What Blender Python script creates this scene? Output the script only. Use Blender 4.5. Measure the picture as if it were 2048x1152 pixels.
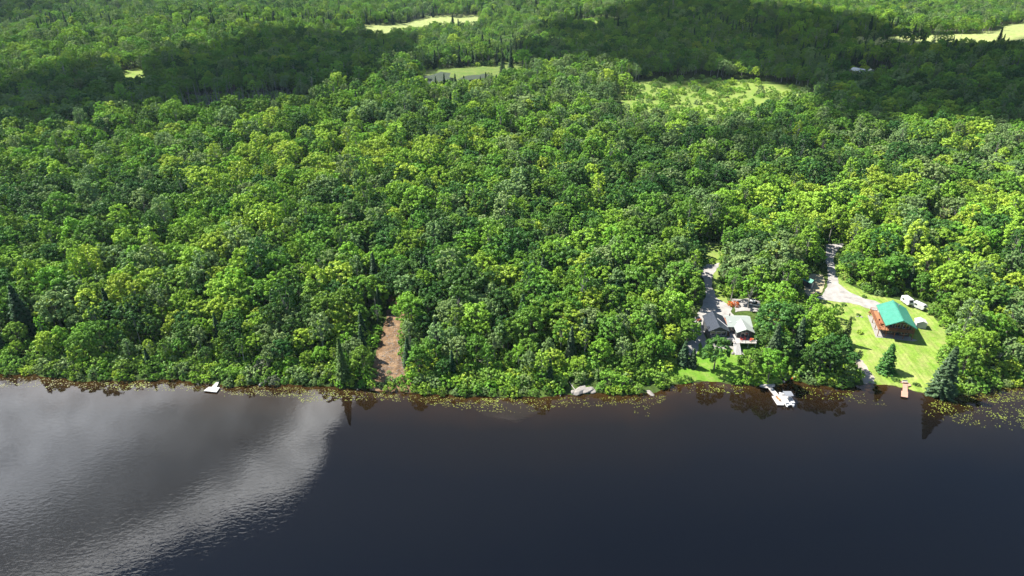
import bpy, math, random
import numpy as np
from mathutils import Vector, Matrix
from mathutils.geometry import delaunay_2d_cdt

random.seed(7); RNG = np.random.default_rng(7)
scene = bpy.context.scene
for o in list(bpy.data.objects): bpy.data.objects.remove(o)

# ------------------------------------------------------------------ camera
PITCH = math.radians(28.0); CAM_H = 120.0; FPX = 1365.33       # focal length in pixels of the 2048 px wide photograph
cam_d = bpy.data.cameras.new('camera'); cam = bpy.data.objects.new('camera', cam_d)
scene.collection.objects.link(cam); scene.camera = cam
cam_d.lens = 24.0; cam_d.sensor_width = 36.0; cam_d.clip_start = 1.0; cam_d.clip_end = 30000.0
cam.location = (0, 0, CAM_H); cam.rotation_euler = (math.radians(90) - PITCH, 0, 0)

# ------------------------------------------------------------------ light
SUN_EL = math.radians(52.0); SUN_AZ = math.radians(-66.0)       # azimuth from +Y, positive towards +X
sun_vec = Vector((math.sin(SUN_AZ) * math.cos(SUN_EL), math.cos(SUN_AZ) * math.cos(SUN_EL), math.sin(SUN_EL)))
sd = bpy.data.lights.new('sun', 'SUN'); sd.energy = 5.0; sd.angle = math.radians(0.5); sd.color = (1.0, 0.95, 0.86)
sun = bpy.data.objects.new('sun', sd); scene.collection.objects.link(sun)
sun.rotation_euler = sun_vec.to_track_quat('Z', 'Y').to_euler(); sun.location = (-400, 200, 600)

world = bpy.data.worlds.new('World'); scene.world = world; world.use_nodes = True
wn = world.node_tree; wn.nodes.clear()
def N(nt, typ, **kw):
    n = nt.nodes.new(typ)
    for k, v in kw.items():
        if k.startswith('i_'):
            key = k[2:]
            key = int(key) if key.isdigit() else key.replace('_', ' ')
            n.inputs[key].default_value = v
        else: setattr(n, k, v)
    return n
def lk(nt, a, b): nt.links.new(a, b)
def mth(nt, op, a, b=None, clamp=False):
    n = nt.nodes.new('ShaderNodeMath'); n.operation = op; n.use_clamp = clamp
    for i, v in enumerate((a, b)):
        if v is None: continue
        if isinstance(v, (int, float)): n.inputs[i].default_value = v
        else: nt.links.new(v, n.inputs[i])
    return n.outputs[0]
def ramp(nt, fac, stops, interp='LINEAR'):
    n = nt.nodes.new('ShaderNodeValToRGB'); n.color_ramp.interpolation = interp
    e = n.color_ramp.elements
    while len(e) < len(stops): e.new(0.5)
    for i, (p, c) in enumerate(stops):
        e[i].position = p; e[i].color = (c[0], c[1], c[2], 1) if not isinstance(c, (int, float)) else (c, c, c, 1)
    nt.links.new(fac, n.inputs[0]); return n.outputs[0]
def mixc(nt, f, a, b, mode='MIX'):
    n = nt.nodes.new('ShaderNodeMix'); n.data_type = 'RGBA'; n.blend_type = mode
    for sock, v in ((n.inputs[0], f), (n.inputs[6], a), (n.inputs[7], b)):
        if isinstance(v, (int, float)): sock.default_value = v
        elif isinstance(v, (tuple, list)): sock.default_value = (v[0], v[1], v[2], 1)
        else: nt.links.new(v, sock)
    return n.outputs[2]
def noise(nt, vec, scale, detail=3, rough=0.5, dist=0.0, dim='3D'):
    n = nt.nodes.new('ShaderNodeTexNoise'); n.noise_dimensions = dim
    n.inputs['Scale'].default_value = scale; n.inputs['Detail'].default_value = detail
    n.inputs['Roughness'].default_value = rough; n.inputs['Distortion'].default_value = dist
    if vec is not None: nt.links.new(vec, n.inputs['Vector'])
    return n.outputs[0]
sky = N(wn, 'ShaderNodeTexSky', sky_type='NISHITA', sun_disc=False)
sky.sun_elevation = SUN_EL; sky.sun_rotation = SUN_AZ; sky.altitude = 300; sky.air_density = 1.0; sky.dust_density = 0.1; sky.ozone_density = 1.2
# high broken cloud deck in the sky on the left: what the lake mirrors
tc = N(wn, 'ShaderNodeTexCoord'); sx = N(wn, 'ShaderNodeSeparateXYZ'); lk(wn, tc.outputs['Generated'], sx.inputs[0])
zz = mth(wn, 'MAXIMUM', sx.outputs[2], 0.03)
pxn = mth(wn, 'DIVIDE', sx.outputs[0], zz); pyn = mth(wn, 'DIVIDE', sx.outputs[1], zz)
cb = N(wn, 'ShaderNodeCombineXYZ'); lk(wn, pxn, cb.inputs[0]); lk(wn, pyn, cb.inputs[1])
nz = noise(wn, cb.outputs[0], 2.2, 5, 0.55, 0.3)
nz2 = noise(wn, cb.outputs[0], 6.0, 4, 0.6, 0.2)
# signed distance to the edge of the deck (positive inside, to the left)
s0 = mth(wn, 'ADD', mth(wn, 'MULTIPLY', pxn, -1.0), mth(wn, 'MULTIPLY', pyn, 0.30))
far_ = mth(wn, 'MAXIMUM', mth(wn, 'SUBTRACT', 0.98, pyn), 0.0)
s0 = mth(wn, 'SUBTRACT', s0, mth(wn, 'MULTIPLY', far_, 1.0))
s1 = mth(wn, 'ADD', s0, mth(wn, 'MULTIPLY', mth(wn, 'SUBTRACT', nz, 0.5), 0.35))
s1 = mth(wn, 'ADD', s1, mth(wn, 'MULTIPLY', mth(wn, 'SUBTRACT', nz2, 0.5), 0.08))
cov = ramp(wn, mth(wn, 'ADD', mth(wn, 'ADD', s1, mth(wn, 'MULTIPLY', mth(wn, 'SUBTRACT', noise(wn, cb.outputs[0], 14.0, 5, 0.6), 0.5), 0.08)), -0.30, True), [(0.46, 0.0), (0.50, 0.8), (0.55, 1.0)], 'EASE')
lum = ramp(wn, mth(wn, 'ADD', mth(wn, 'MULTIPLY', s1, 1.0), -0.30, True), [(0.44, (1.0, 1.0, 1.0)), (0.54, (1.0, 1.0, 1.0)), (0.66, (0.24, 0.245, 0.25)), (0.80, (0.30, 0.31, 0.32)), (0.98, (0.66, 0.68, 0.72))], 'EASE')
ln_ = mth(wn, 'SQRT', mth(wn, 'ADD', mth(wn, 'MULTIPLY', pxn, pxn), mth(wn, 'MULTIPLY', pyn, pyn)))
cov = mth(wn, 'MULTIPLY', cov, mth(wn, 'DIVIDE', mth(wn, 'SUBTRACT', 2.4, ln_), 0.5, True))
cov = mth(wn, 'MULTIPLY', cov, mth(wn, 'DIVIDE', mth(wn, 'SUBTRACT', pyn, 0.35), 0.3, True))
bgs = N(wn, 'ShaderNodeBackground'); lk(wn, sky.outputs[0], bgs.inputs[0]); bgs.inputs[1].default_value = 0.072
bgc = N(wn, 'ShaderNodeBackground'); nz3 = noise(wn, cb.outputs[0], 16.0, 5, 0.65, 0.4)
lk(wn, mixc(wn, 1.0, lum, ramp(wn, nz3, [(0.35, 0.72), (0.65, 1.25)]), 'MULTIPLY'), bgc.inputs[0]); bgc.inputs[1].default_value = 2.4
mxw = N(wn, 'ShaderNodeMixShader'); lk(wn, cov, mxw.inputs[0]); lk(wn, bgs.outputs[0], mxw.inputs[1]); lk(wn, bgc.outputs[0], mxw.inputs[2])
# thin grey veil of high cloud ahead, deep blue overhead on the right
vq = mth(wn, 'SUBTRACT', mth(wn, 'ADD', pyn, mth(wn, 'MULTIPLY', mth(wn, 'SUBTRACT', nz, 0.5), 0.25)), mth(wn, 'MULTIPLY', pxn, 0.20))
veil = mth(wn, 'MULTIPLY', ramp(wn, mth(wn, 'SUBTRACT', vq, 0.3, True), [(0.48, 0.0), (0.80, 0.5)], 'EASE'), mth(wn, 'DIVIDE', mth(wn, 'SUBTRACT', 3.5, ln_), 1.5, True))
bgv = N(wn, 'ShaderNodeBackground'); bgv.inputs[0].default_value = (0.24, 0.26, 0.32, 1); bgv.inputs[1].default_value = 1.0
mxv = N(wn, 'ShaderNodeMixShader'); lk(wn, veil, mxv.inputs[0]); lk(wn, bgs.outputs[0], mxv.inputs[1]); lk(wn, bgv.outputs[0], mxv.inputs[2])
wn.links.remove(mxw.inputs[1].links[0]); lk(wn, mxv.outputs[0], mxw.inputs[1])
wo = N(wn, 'ShaderNodeOutputWorld'); lk(wn, mxw.outputs[0], wo.inputs[0])

vs = scene.view_settings; vs.view_transform = 'Standard'; vs.look = 'None'; vs.exposure = 1.6; vs.gamma = 1.0; vs.use_curve_mapping = False
cy = scene.cycles; cy.max_bounces = 6; cy.diffuse_bounces = 2; cy.glossy_bounces = 3; cy.transmission_bounces = 3; cy.transparent_max_bounces = 6; cy.volume_bounces = 0
cy.caustics_reflective = False; cy.caustics_refractive = False

# ------------------------------------------------------------------ helpers: metadata, meshes
COL = scene.collection
def tag(o, label=None, cat=None, group=None, kind=None):
    if label: o['label'] = label
    if cat: o['category'] = cat
    if group: o['group'] = group
    if kind: o['kind'] = kind
    return o
def empty(name, loc, rz=0.0, label=None, cat=None, group=None, s=None):
    o = bpy.data.objects.new(name, None); COL.objects.link(o); o.location = loc; o.rotation_euler = (0, 0, rz)
    o.empty_display_size = 0.3
    if s: o.scale = s if isinstance(s, tuple) else (s, s, s)
    return tag(o, label, cat, group)
def mesh_np(name, V, F4=None, mats=(), smooth=False, tris=None):
    V = np.asarray(V, np.float32); me = bpy.data.meshes.new(name)
    me.vertices.add(len(V)); me.vertices.foreach_set('co', V.ravel())
    loops = []; starts = []; n = 0
    if F4 is not None and len(F4):
        F4 = np.asarray(F4, np.int32); loops.append(F4.ravel()); starts.append(np.arange(len(F4)) * 4); n = len(F4) * 4
    if tris is not None and len(tris):
        tris = np.asarray(tris, np.int32); loops.append(tris.ravel()); starts.append(n + np.arange(len(tris)) * 3)
    L = np.concatenate(loops); S = np.concatenate(starts).astype(np.int32)
    me.loops.add(len(L)); me.loops.foreach_set('vertex_index', L)
    me.polygons.add(len(S)); me.polygons.foreach_set('loop_start', S)
    if smooth: me.polygons.foreach_set('use_smooth', np.ones(len(S), bool))
    me.update(calc_edges=True); me.validate()
    for m in mats: me.materials.append(m)
    return me
def link(name, me, parent=None):
    o = bpy.data.objects.new(name, me); COL.objects.link(o)
    if parent: o.parent = parent
    return o
class MB:
    def __init__(s): s.v = []; s.f = []
    def box(s, x0, x1, y0, y1, z0, z1):
        b = len(s.v); s.v += [(x0,y0,z0),(x1,y0,z0),(x1,y1,z0),(x0,y1,z0),(x0,y0,z1),(x1,y0,z1),(x1,y1,z1),(x0,y1,z1)]
        s.f += [tuple(b+i for i in q) for q in ((0,3,2,1),(4,5,6,7),(0,1,5,4),(1,2,6,5),(2,3,7,6),(3,0,4,7))]; return s
    def prism(s, pts, d):                     # polygon pts (3D) extruded by vector d
        b = len(s.v); n = len(pts); s.v += [tuple(p) for p in pts] + [tuple(Vector(p) + Vector(d)) for p in pts]
        s.f.append(tuple(b+i for i in range(n))[::-1]); s.f.append(tuple(b+n+i for i in range(n)))
        for i in range(n): j = (i+1) % n; s.f.append((b+i, b+j, b+n+j, b+n+i))
        return s
    def tube(s, p0, p1, r0, r1=None, n=7):
        r1 = r0 if r1 is None else r1; p0 = Vector(p0); p1 = Vector(p1); d = (p1-p0)
        q = d.to_track_quat('Z', 'Y'); b = len(s.v)
        for p, r in ((p0, r0), (p1, r1)):
            for k in range(n): a = 2*math.pi*k/n; s.v.append(tuple(p + q @ Vector((math.cos(a)*r, math.sin(a)*r, 0))))
        for k in range(n): j = (k+1) % n; s.f.append((b+k, b+j, b+n+j, b+n+k))
        s.f.append(tuple(b+k for k in range(n))[::-1]); s.f.append(tuple(b+n+k for k in range(n))); return s
    def bar(s, p0, p1, w, h=None):            # rectangular bar between two points
        h = w if h is None else h; p0 = Vector(p0); p1 = Vector(p1); d = (p1-p0).normalized()
        side = d.cross(Vector((0,0,1)));  side = side.normalized() if side.length > 1e-4 else Vector((1,0,0)); up = side.cross(d)
        b = len(s.v)
        for p in (p0, p1):
            for a, c in ((-1,-1),(1,-1),(1,1),(-1,1)): s.v.append(tuple(p + side*a*w/2 + up*c*h/2))
        for k in range(4): j=(k+1)%4; s.f.append((b+k, b+j, b+4+j, b+4+k))
        s.f += [(b+3,b+2,b+1,b),(b+4,b+5,b+6,b+7)]; return s
    def lathe(s, prof, c=(0,0,0), n=12, axis='Z'):
        b = len(s.v)
        for (r, z) in prof:
            for k in range(n):
                a = 2*math.pi*k/n
                if axis == 'Z': s.v.append((c[0]+r*math.cos(a), c[1]+r*math.sin(a), c[2]+z))
                elif axis == 'Y': s.v.append((c[0]+r*math.cos(a), c[1]+z, c[2]+r*math.sin(a)))
                else: s.v.append((c[0]+z, c[1]+r*math.cos(a), c[2]+r*math.sin(a)))
        for i in range(len(prof)-1):
            for k in range(n): j=(k+1)%n; s.f.append((b+i*n+k, b+i*n+j, b+(i+1)*n+j, b+(i+1)*n+k))
        s.f.append(tuple(b+k for k in range(n))[::-1]); s.f.append(tuple(b+(len(prof)-1)*n+k for k in range(n))); return s
    def build(s, name, mat, parent=None, bevel=0.0, smooth=False):
        me = bpy.data.meshes.new(name); me.from_pydata(s.v, [], s.f); me.materials.append(mat); me.update()
        if smooth: me.polygons.foreach_set('use_smooth', np.ones(len(me.polygons), bool))
        o = link(name, me, parent)
        if bevel: m = o.modifiers.new('bevel', 'BEVEL'); m.width = bevel; m.segments = 2; m.limit_method = 'ANGLE'
        return o

# ------------------------------------------------------------------ terrain functions
DOWN = (math.sin(PITCH), math.cos(PITCH))
def ray(px, py):
    u = (px-1024)/FPX; v = (py-576)/FPX
    return u, DOWN[1] - v*DOWN[0], DOWN[0] + v*DOWN[1]
def flat(px, py, z=0.0):
    u, fy, dn = ray(px, py); t = (CAM_H - z)/dn; return t*u, t*fy
shore_px = [(-420,728),(-200,738),(0,748),(60,748),(110,755),(160,763),(220,760),(300,761),(330,757),(400,765),(470,773),(530,768),(600,770),(700,776),(780,781),
 (860,788),(960,793),(1010,793),(1080,793),(1140,789),(1200,786),(1260,790),(1300,786),(1350,770),(1400,762),(1450,766),(1480,768),(1520,774),(1560,768),
 (1580,758),(1620,768),(1680,776),(1725,768),(1740,766),(1770,768),(1800,773),(1840,785),(1870,790),(1920,792),(1960,784),(2000,776),(2060,760),(2200,745),(2450,735)]
_S = np.array([flat(*p) for p in shore_px]); _S = _S[np.argsort(_S[:,0])]
def Ys(x):
    x = np.asarray(x, float); b = np.interp(x, _S[:,0], _S[:,1])
    ex = np.maximum(np.abs(x) - 260, 0)
    return b + 0.9*np.sin(x*0.55) * 0.35 + 0.35*np.sin(x*1.31+1) + 25*np.sin(ex*0.012) 
def hgt(x, y):
    x = np.asarray(x, float); y = np.asarray(y, float); d = y - Ys(x)
    up = 0.22 + 3.6*(1-np.exp(-np.maximum(d,0)/26.0)) - 0.22*np.exp(-np.maximum(d,0)/0.6)
    dn = np.maximum(-0.22*np.maximum(-d,0), -2.5)
    base = np.where(d > 0, up, dn)
    k = np.clip((d-90)/350, 0, 1); k = k*k*(3-2*k)
    und = 7.0*np.sin(x*0.0071+y*0.0052+0.6) + 4.5*np.sin(-x*0.012+y*0.0093+2.0) + 2.0*np.sin(x*0.031+y*0.021)
    k2 = np.clip((d-15)/60, 0, 1)*np.clip((170-np.abs(x-0))/80,0.0,1)*np.where(x>50,0,1)
    return base + k*(und+5) + k2*1.0*np.sin(x*0.06+1)*np.sin(y*0.05)
def at(px, py, h=0.0):
    z = 3.0
    for _ in range(12):
        x, y = flat(px, py, z+h); z = 0.5*z + 0.5*float(hgt(x, y))
    return Vector((x, y, z))
def proj(x, y, z):                        # world -> photograph pixel (arrays)
    dz = z - CAM_H; c, s = math.cos(PITCH), math.sin(PITCH)
    depth = y*c - dz*s; up = y*s + dz*c
    return 1024 + FPX*x/depth, 576 - FPX*up/depth, depth
def inpoly(px, py, poly):
    px = np.asarray(px); py = np.asarray(py); r = np.zeros(px.shape, bool); n = len(poly)
    for i in range(n):
        x0, y0 = poly[i]; x1, y1 = poly[(i+1) % n]
        c = ((y0 > py) != (y1 > py)) & (px < (x1-x0)*(py-y0)/((y1-y0) if y1 != y0 else 1e-9) + x0); r ^= c
    return r

# ------------------------------------------------------------------ materials
def newmat(name):
    m = bpy.data.materials.new(name); m.use_nodes = True; nt = m.node_tree; nt.nodes.clear()
    out = nt.nodes.new('ShaderNodeOutputMaterial'); return m, nt, out
def principled(nt, out, col, rough=0.7, metal=0.0, bump=None, spec=0.4):
    b = nt.nodes.new('ShaderNodeBsdfPrincipled'); b.inputs['Roughness'].default_value = rough; b.inputs['Metallic'].default_value = metal
    b.inputs['Specular IOR Level'].default_value = spec
    if isinstance(col, (tuple, list)): b.inputs['Base Color'].default_value = (*col[:3], 1)
    else: nt.links.new(col, b.inputs['Base Color'])
    if bump is not None: nt.links.new(bump, b.inputs['Normal'])
    nt.links.new(b.outputs[0], out.inputs[0]); return b
def simple(name, c, rough=0.7, var=0.25, scale=3.0, metal=0.0, spec=0.4):
    m, nt, out = newmat(name); t = nt.nodes.new('ShaderNodeTexCoord')
    f = noise(nt, t.outputs['Object'], scale, 5, 0.6)
    f2 = noise(nt, t.outputs['Object'], scale*7, 2, 0.6)
    f = mth(nt, 'ADD', mth(nt,'MULTIPLY',f,0.7), mth(nt,'MULTIPLY',f2,0.3))
    a = tuple(max(0, x*(1-var)) for x in c); b = tuple(min(1, x*(1+var)) for x in c)
    principled(nt, out, ramp(nt, f, [(0.3, a), (0.7, b)]), rough, metal, None, spec); return m
def planks(name, c1, c2, w=0.15, axis=0, rough=0.75, gap=(0.05,0.04,0.03)):
    m, nt, out = newmat(name); t = nt.nodes.new('ShaderNodeTexCoord'); s = nt.nodes.new('ShaderNodeSeparateXYZ'); lk(nt, t.outputs['Object'], s.inputs[0])
    u = mth(nt, 'DIVIDE', s.outputs[axis], w); fl = mth(nt, 'FLOOR', u); fr = mth(nt, 'FRACT', u)
    wn_ = nt.nodes.new('ShaderNodeTexWhiteNoise'); wn_.noise_dimensions = '1D'; lk(nt, fl, wn_.inputs['W'])
    n1 = noise(nt, t.outputs['Object'], 2.5, 4, 0.6)
    f = mth(nt, 'ADD', mth(nt, 'MULTIPLY', wn_.outputs[0], 0.6), mth(nt, 'MULTIPLY', n1, 0.4))
    col = mixc(nt, f, c1, c2); g = mth(nt, 'LESS_THAN', fr, 0.07); col = mixc(nt, g, col, gap)
    principled(nt, out, col, rough); return m

LEAF = {'yellow': ((0.215,0.330,0.030),(0.310,0.430,0.046)), 'bright': ((0.130,0.255,0.022),(0.210,0.355,0.034)), 'mid': ((0.082,0.180,0.020),(0.145,0.258,0.030)),
        'dark': ((0.036,0.096,0.018),(0.072,0.152,0.028)), 'pale': ((0.125,0.200,0.060),(0.185,0.270,0.088)),
        'conifer': ((0.018,0.050,0.018),(0.042,0.086,0.030)), 'blue_conifer': ((0.042,0.082,0.034),(0.078,0.125,0.054)), 'olive_conifer': ((0.060,0.105,0.022),(0.105,0.155,0.036)),
        'shrub': ((0.115,0.220,0.028),(0.190,0.315,0.050)), 'grey_shrub': ((0.10,0.12,0.07),(0.16,0.18,0.11)), 'red': ((0.36,0.030,0.012),(0.50,0.09,0.02))}
def leafmat(name, lo, hi, trans=0.35):
    m, nt, out = newmat(name)
    oi = nt.nodes.new('ShaderNodeObjectInfo'); at_ = nt.nodes.new('ShaderNodeAttribute'); at_.attribute_name = 'cl'
    g = nt.nodes.new('ShaderNodeNewGeometry')
    f = mth(nt, 'ADD', mth(nt, 'MULTIPLY', at_.outputs['Fac'], 0.55), mth(nt, 'MULTIPLY', oi.outputs['Random'], 0.6))
    col = mixc(nt, mth(nt, 'SUBTRACT', f, 0.08, True), lo, hi)
    hs = nt.nodes.new('ShaderNodeHueSaturation'); lk(nt, col, hs.inputs['Color'])
    r2 = mth(nt, 'FRACT', mth(nt, 'MULTIPLY', oi.outputs['Random'], 37.7))
    lk(nt, mth(nt, 'ADD', 0.490, mth(nt, 'MULTIPLY', r2, 0.030)), hs.inputs['Hue'])
    r3 = mth(nt, 'FRACT', mth(nt, 'MULTIPLY', oi.outputs['Random'], 91.3))
    lk(nt, mth(nt, 'ADD', 0.80, mth(nt, 'MULTIPLY', r3, 0.40)), hs.inputs['Value'])
    d = nt.nodes.new('ShaderNodeBsdfDiffuse'); lk(nt, hs.outputs[0], d.inputs[0])
    tr = nt.nodes.new('ShaderNodeBsdfTranslucent'); lk(nt, mixc(nt, 1.0, hs.outputs[0], (1.0,1.0,0.5), 'MULTIPLY'), tr.inputs[0])
    mx = nt.nodes.new('ShaderNodeMixShader'); mx.inputs[0].default_value = trans
    lk(nt, d.outputs[0], mx.inputs[1]); lk(nt, tr.outputs[0], mx.inputs[2])
    gl = nt.nodes.new('ShaderNodeBsdfGlossy'); gl.inputs['Roughness'].default_value = 0.45; gl.inputs[0].default_value = (1,1,1,1)
    m2 = nt.nodes.new('ShaderNodeMixShader'); m2.inputs[0].default_value = 0.010
    lk(nt, mx.outputs[0], m2.inputs[1]); lk(nt, gl.outputs[0], m2.inputs[2]); lk(nt, m2.outputs[0], out.inputs[0]); return m
M = {k: leafmat('leaves_'+k, *v, trans=(0.12 if 'conifer' in k else 0.20)) for k, v in LEAF.items()}
M['bark'] = simple('bark', (0.13,0.11,0.09), 0.9, 0.4, 4)
M['birch'] = simple('pale_bark', (0.30,0.28,0.25), 0.85, 0.3, 3)
M['deadwood'] = simple('dead_wood', (0.30,0.275,0.25), 0.9, 0.25, 3)
M['greywood'] = simple('grey_dead_wood', (0.20,0.19,0.18), 0.9, 0.3, 3)
M['redroof'] = None

# ------------------------------------------------------------------ ground
def axis_pts(segs):
    out = []
    for a, b, st in segs: out += list(np.arange(a, b, st))
    out.append(segs[-1][1]); return np.array(out, float)
def grid_mesh(name, xs, ys, zf, mats, smooth=True):
    X, Y = np.meshgrid(xs, ys); Z = zf(X, Y); V = np.stack([X, Y, Z], -1).reshape(-1, 3)
    nx, ny = len(xs), len(ys); i = np.arange(nx-1)[None,:] + nx*np.arange(ny-1)[:,None]
    F = np.stack([i, i+1, i+1+nx, i+nx], -1).reshape(-1, 4); return mesh_np(name, V, F, mats, smooth), X, Y
def groundmat():
    m, nt, out = newmat('forest_floor'); t = nt.nodes.new('ShaderNodeNewGeometry')
    a = noise(nt, t.outputs['Position'], 0.05, 5, 0.6); b = noise(nt, t.outputs['Position'], 0.9, 4, 0.7)
    c = ramp(nt, a, [(0.35,(0.026,0.048,0.012)),(0.6,(0.055,0.095,0.020))]); c2 = ramp(nt, b, [(0.3,(0.45,0.42,0.4)),(0.7,(1.25,1.2,1.1))])
    principled(nt, out, mixc(nt, 1.0, c, c2, 'MULTIPLY'), 0.95, 0, None, 0.1); return m
M['ground'] = groundmat()
gx = axis_pts([(-9000,-1600,400),(-1600,-260,20),(-260,260,2.0),(260,1600,20),(1600,9001,400)])
gy = axis_pts([(-6000,0,400),(0,146,10),(146,290,2.0),(290,1400,9),(1400,2600,60),(2600,12001,500)])
gm, _, _ = grid_mesh('ground', gx, gy, hgt, [M['ground']]); tag(link('ground', gm), kind='structure')

def sheet(name, poly_px, mat, off, step=2.5, jit=0.35, world=False, seed=1, kind='structure'):
    rg = np.random.default_rng(seed); P = [tuple(p) for p in poly_px] if world else [tuple(at(*p)[:2]) for p in poly_px]
    E = []; n = len(P); L = 0
    seg = max(step*0.5, 0.6)
    for i in range(n):
        a = np.array(P[i]); b = np.array(P[(i+1)%n]); l = np.linalg.norm(b-a); k = max(1, int(l/seg))
        for j in range(k): E.append(a + (b-a)*j/k)
    E = np.array(E); J = rg.normal(0, jit, E.shape); J = (J + np.roll(J,1,0) + np.roll(J,-1,0))/2; E = E + J
    x0, y0 = E.min(0); x1, y1 = E.max(0)
    gx_, gy_ = np.meshgrid(np.arange(x0, x1, step), np.arange(y0, y1, step)); G = np.stack([gx_.ravel(), gy_.ravel()], 1)
    G = G[inpoly(G[:,0], G[:,1], [tuple(e) for e in E])]
    pts = [Vector(map(float,e)) for e in E] + [Vector(map(float,g)) for g in G]
    vs_, _, fs, *_ = delaunay_2d_cdt(pts, [], [list(range(len(E)))], 1, 1e-4)
    V = np.array([(v[0], v[1]) for v in vs_]); Z = hgt(V[:,0], V[:,1]) + off
    me = bpy.data.meshes.new(name); me.from_pydata([(V[i,0],V[i,1],Z[i]) for i in range(len(V))], [], [list(f) for f in fs]); me.materials.append(mat)
    me.polygons.foreach_set('use_smooth', np.ones(len(me.polygons), bool)); me.update()
    o = link(name, me); tag(o, kind=kind); return o

def grassmat(name, lo, hi, dry, rows=0.0, dryamt=0.5):
    m, nt, out = newmat(name); t = nt.nodes.new('ShaderNodeNewGeometry'); P = t.outputs['Position']
    a = noise(nt, P, 0.10, 5, 0.65, 0.4); b = noise(nt, P, 2.2, 4, 0.75); c_ = noise(nt, P, 0.35, 4, 0.6)
    col = ramp(nt, a, [(0.33, lo), (0.66, hi)])
    col = mixc(nt, ramp(nt, c_, [(0.5-0.2*dryamt, 0.0), (0.85-0.2*dryamt, 1.0)]), col, dry)
    if rows:
        mp = nt.nodes.new('ShaderNodeMapping'); mp.inputs['Rotation'].default_value = (0,0,math.radians(-14)); mp.inputs['Scale'].default_value = (1,0.06,0); lk(nt, P, mp.inputs[0])
        st = noise(nt, mp.outputs[0], 1.1, 3, 0.6, 0.2)
        col = mixc(nt, 1.0, col, ramp(nt, st, [(0.35, 1-rows), (0.65, 1+rows)]), 'MULTIPLY')
    col = mixc(nt, 1.0, col, ramp(nt, b, [(0.25, 0.62), (0.75, 1.35)]), 'MULTIPLY')
    principled(nt, out, col, 0.95, 0, None, 0.1); return m
M['lawn'] = grassmat('lawn_grass', (0.105,0.190,0.022), (0.160,0.240,0.036), (0.225,0.235,0.080), 0.16, 0.55)
M['lawn_green'] = grassmat('green_lawn_grass', (0.070,0.165,0.014), (0.110,0.215,0.020), (0.16,0.20,0.05), 0.10, 0.25)
M['meadow'] = grassmat('meadow_grass', (0.090,0.165,0.024), (0.150,0.215,0.038), (0.19,0.20,0.07), 0, 0.45)
M['bog'] = grassmat('bog_grass', (0.060,0.115,0.020), (0.105,0.150,0.030), (0.12,0.125,0.05), 0, 0.4)
M['swamp'] = grassmat('swamp_ground', (0.035,0.045,0.02), (0.055,0.06,0.03), (0.07,0.065,0.05), 0, 0.4)
M['pale_meadow'] = grassmat('dry_meadow_grass', (0.150,0.200,0.055), (0.215,0.250,0.085), (0.27,0.28,0.13), 0, 0.45)
def gritmat(name, lo, hi, sc=1.5, rough=0.95):
    m, nt, out = newmat(name); t = nt.nodes.new('ShaderNodeNewGeometry'); P = t.outputs['Position']
    a = noise(nt, P, 0.3, 5, 0.6); b = noise(nt, P, sc*3, 4, 0.8)
    col = ramp(nt, a, [(0.3, lo), (0.7, hi)]); col = mixc(nt, 1.0, col, ramp(nt, b, [(0.25, 0.65), (0.75, 1.3)]), 'MULTIPLY')
    principled(nt, out, col, rough, 0, None, 0.1); return m
M['gravel'] = gritmat('gravel', (0.19,0.18,0.168), (0.32,0.305,0.285))
M['sand'] = gritmat('sand', (0.24,0.21,0.13), (0.32,0.28,0.18))
M['mulch'] = gritmat('bare_brown_soil', (0.075,0.043,0.022), (0.205,0.135,0.078), 0.4)
M['grit'] = gritmat('grey_brown_grit', (0.22,0.19,0.16), (0.34,0.30,0.25))

sheet('lawn', [(1640,598),(1690,588),(1668,560),(1672,520),(1690,530),(1700,570),(1740,590),(1790,598),(1850,612),(1872,640),(1902,665),(1900,700),(1890,740),(1900,789),(1860,789),(1830,783),(1780,770),(1728,769),(1700,730),(1670,700),(1640,640)], M['lawn'], 0.05, 2.0, 0.2, seed=3)
sheet('lawn', [(1335,762),(1335,735),(1370,690),(1400,672),(1500,672),(1530,690),(1600,700),(1600,760),(1570,765),(1520,772),(1480,766),(1440,765),(1400,761),(1360,768)], M['lawn_green'], 0.05, 2.0, 0.2, seed=4)
sheet('lawn', [(1428,525),(1445,530),(1440,560),(1452,600),(1470,615),(1440,610),(1424,570)], M['meadow'], 0.05, 2.0, 0.25, seed=5)
sheet('road', [(1652,490),(1690,486),(1672,505),(1668,520),(1672,545),(1676,565),(1690,580),(1720,594),(1750,602),(1762,610),(1770,625),(1752,628),(1740,618),(1700,606),(1664,602),(1630,597),(1645,590),(1655,575),(1656,545),(1652,520)], M['gravel'], 0.09, 1.5, 0.22, seed=6)
sheet('road', [(1400,525),(1442,524),(1436,535),(1424,552),(1424,575),(1436,598),(1462,612),(1470,640),(1410,660),(1388,720),(1372,705),(1385,640),(1405,612),(1412,590),(1408,560),(1402,545)], M['gravel'], 0.09, 1.5, 0.25, seed=7)
sheet('sand', [(1605,558),(1625,548),(1648,550),(1650,570),(1640,586),(1612,592)], M['sand'], 0.07, 1.5, 0.3, seed=8)
sheet('path', [(1712,716),(1726,722),(1742,745),(1752,768),(1730,769),(1720,750),(1708,735)], M['grit'], 0.10, 1.0, 0.25, seed=9)
sheet('bare_soil', [(738,790),(742,740),(762,680),(770,640),(785,590),(770,560),(785,550),(808,590),(812,640),(810,690),(822,740),(822,788)], M['mulch'], 0.06, 1.5, 0.5, seed=10)
sheet('yard', [(1462,598),(1530,596),(1535,622),(1470,624)], M['gravel'], 0.11, 1.5, 0.3, seed=11)
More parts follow.
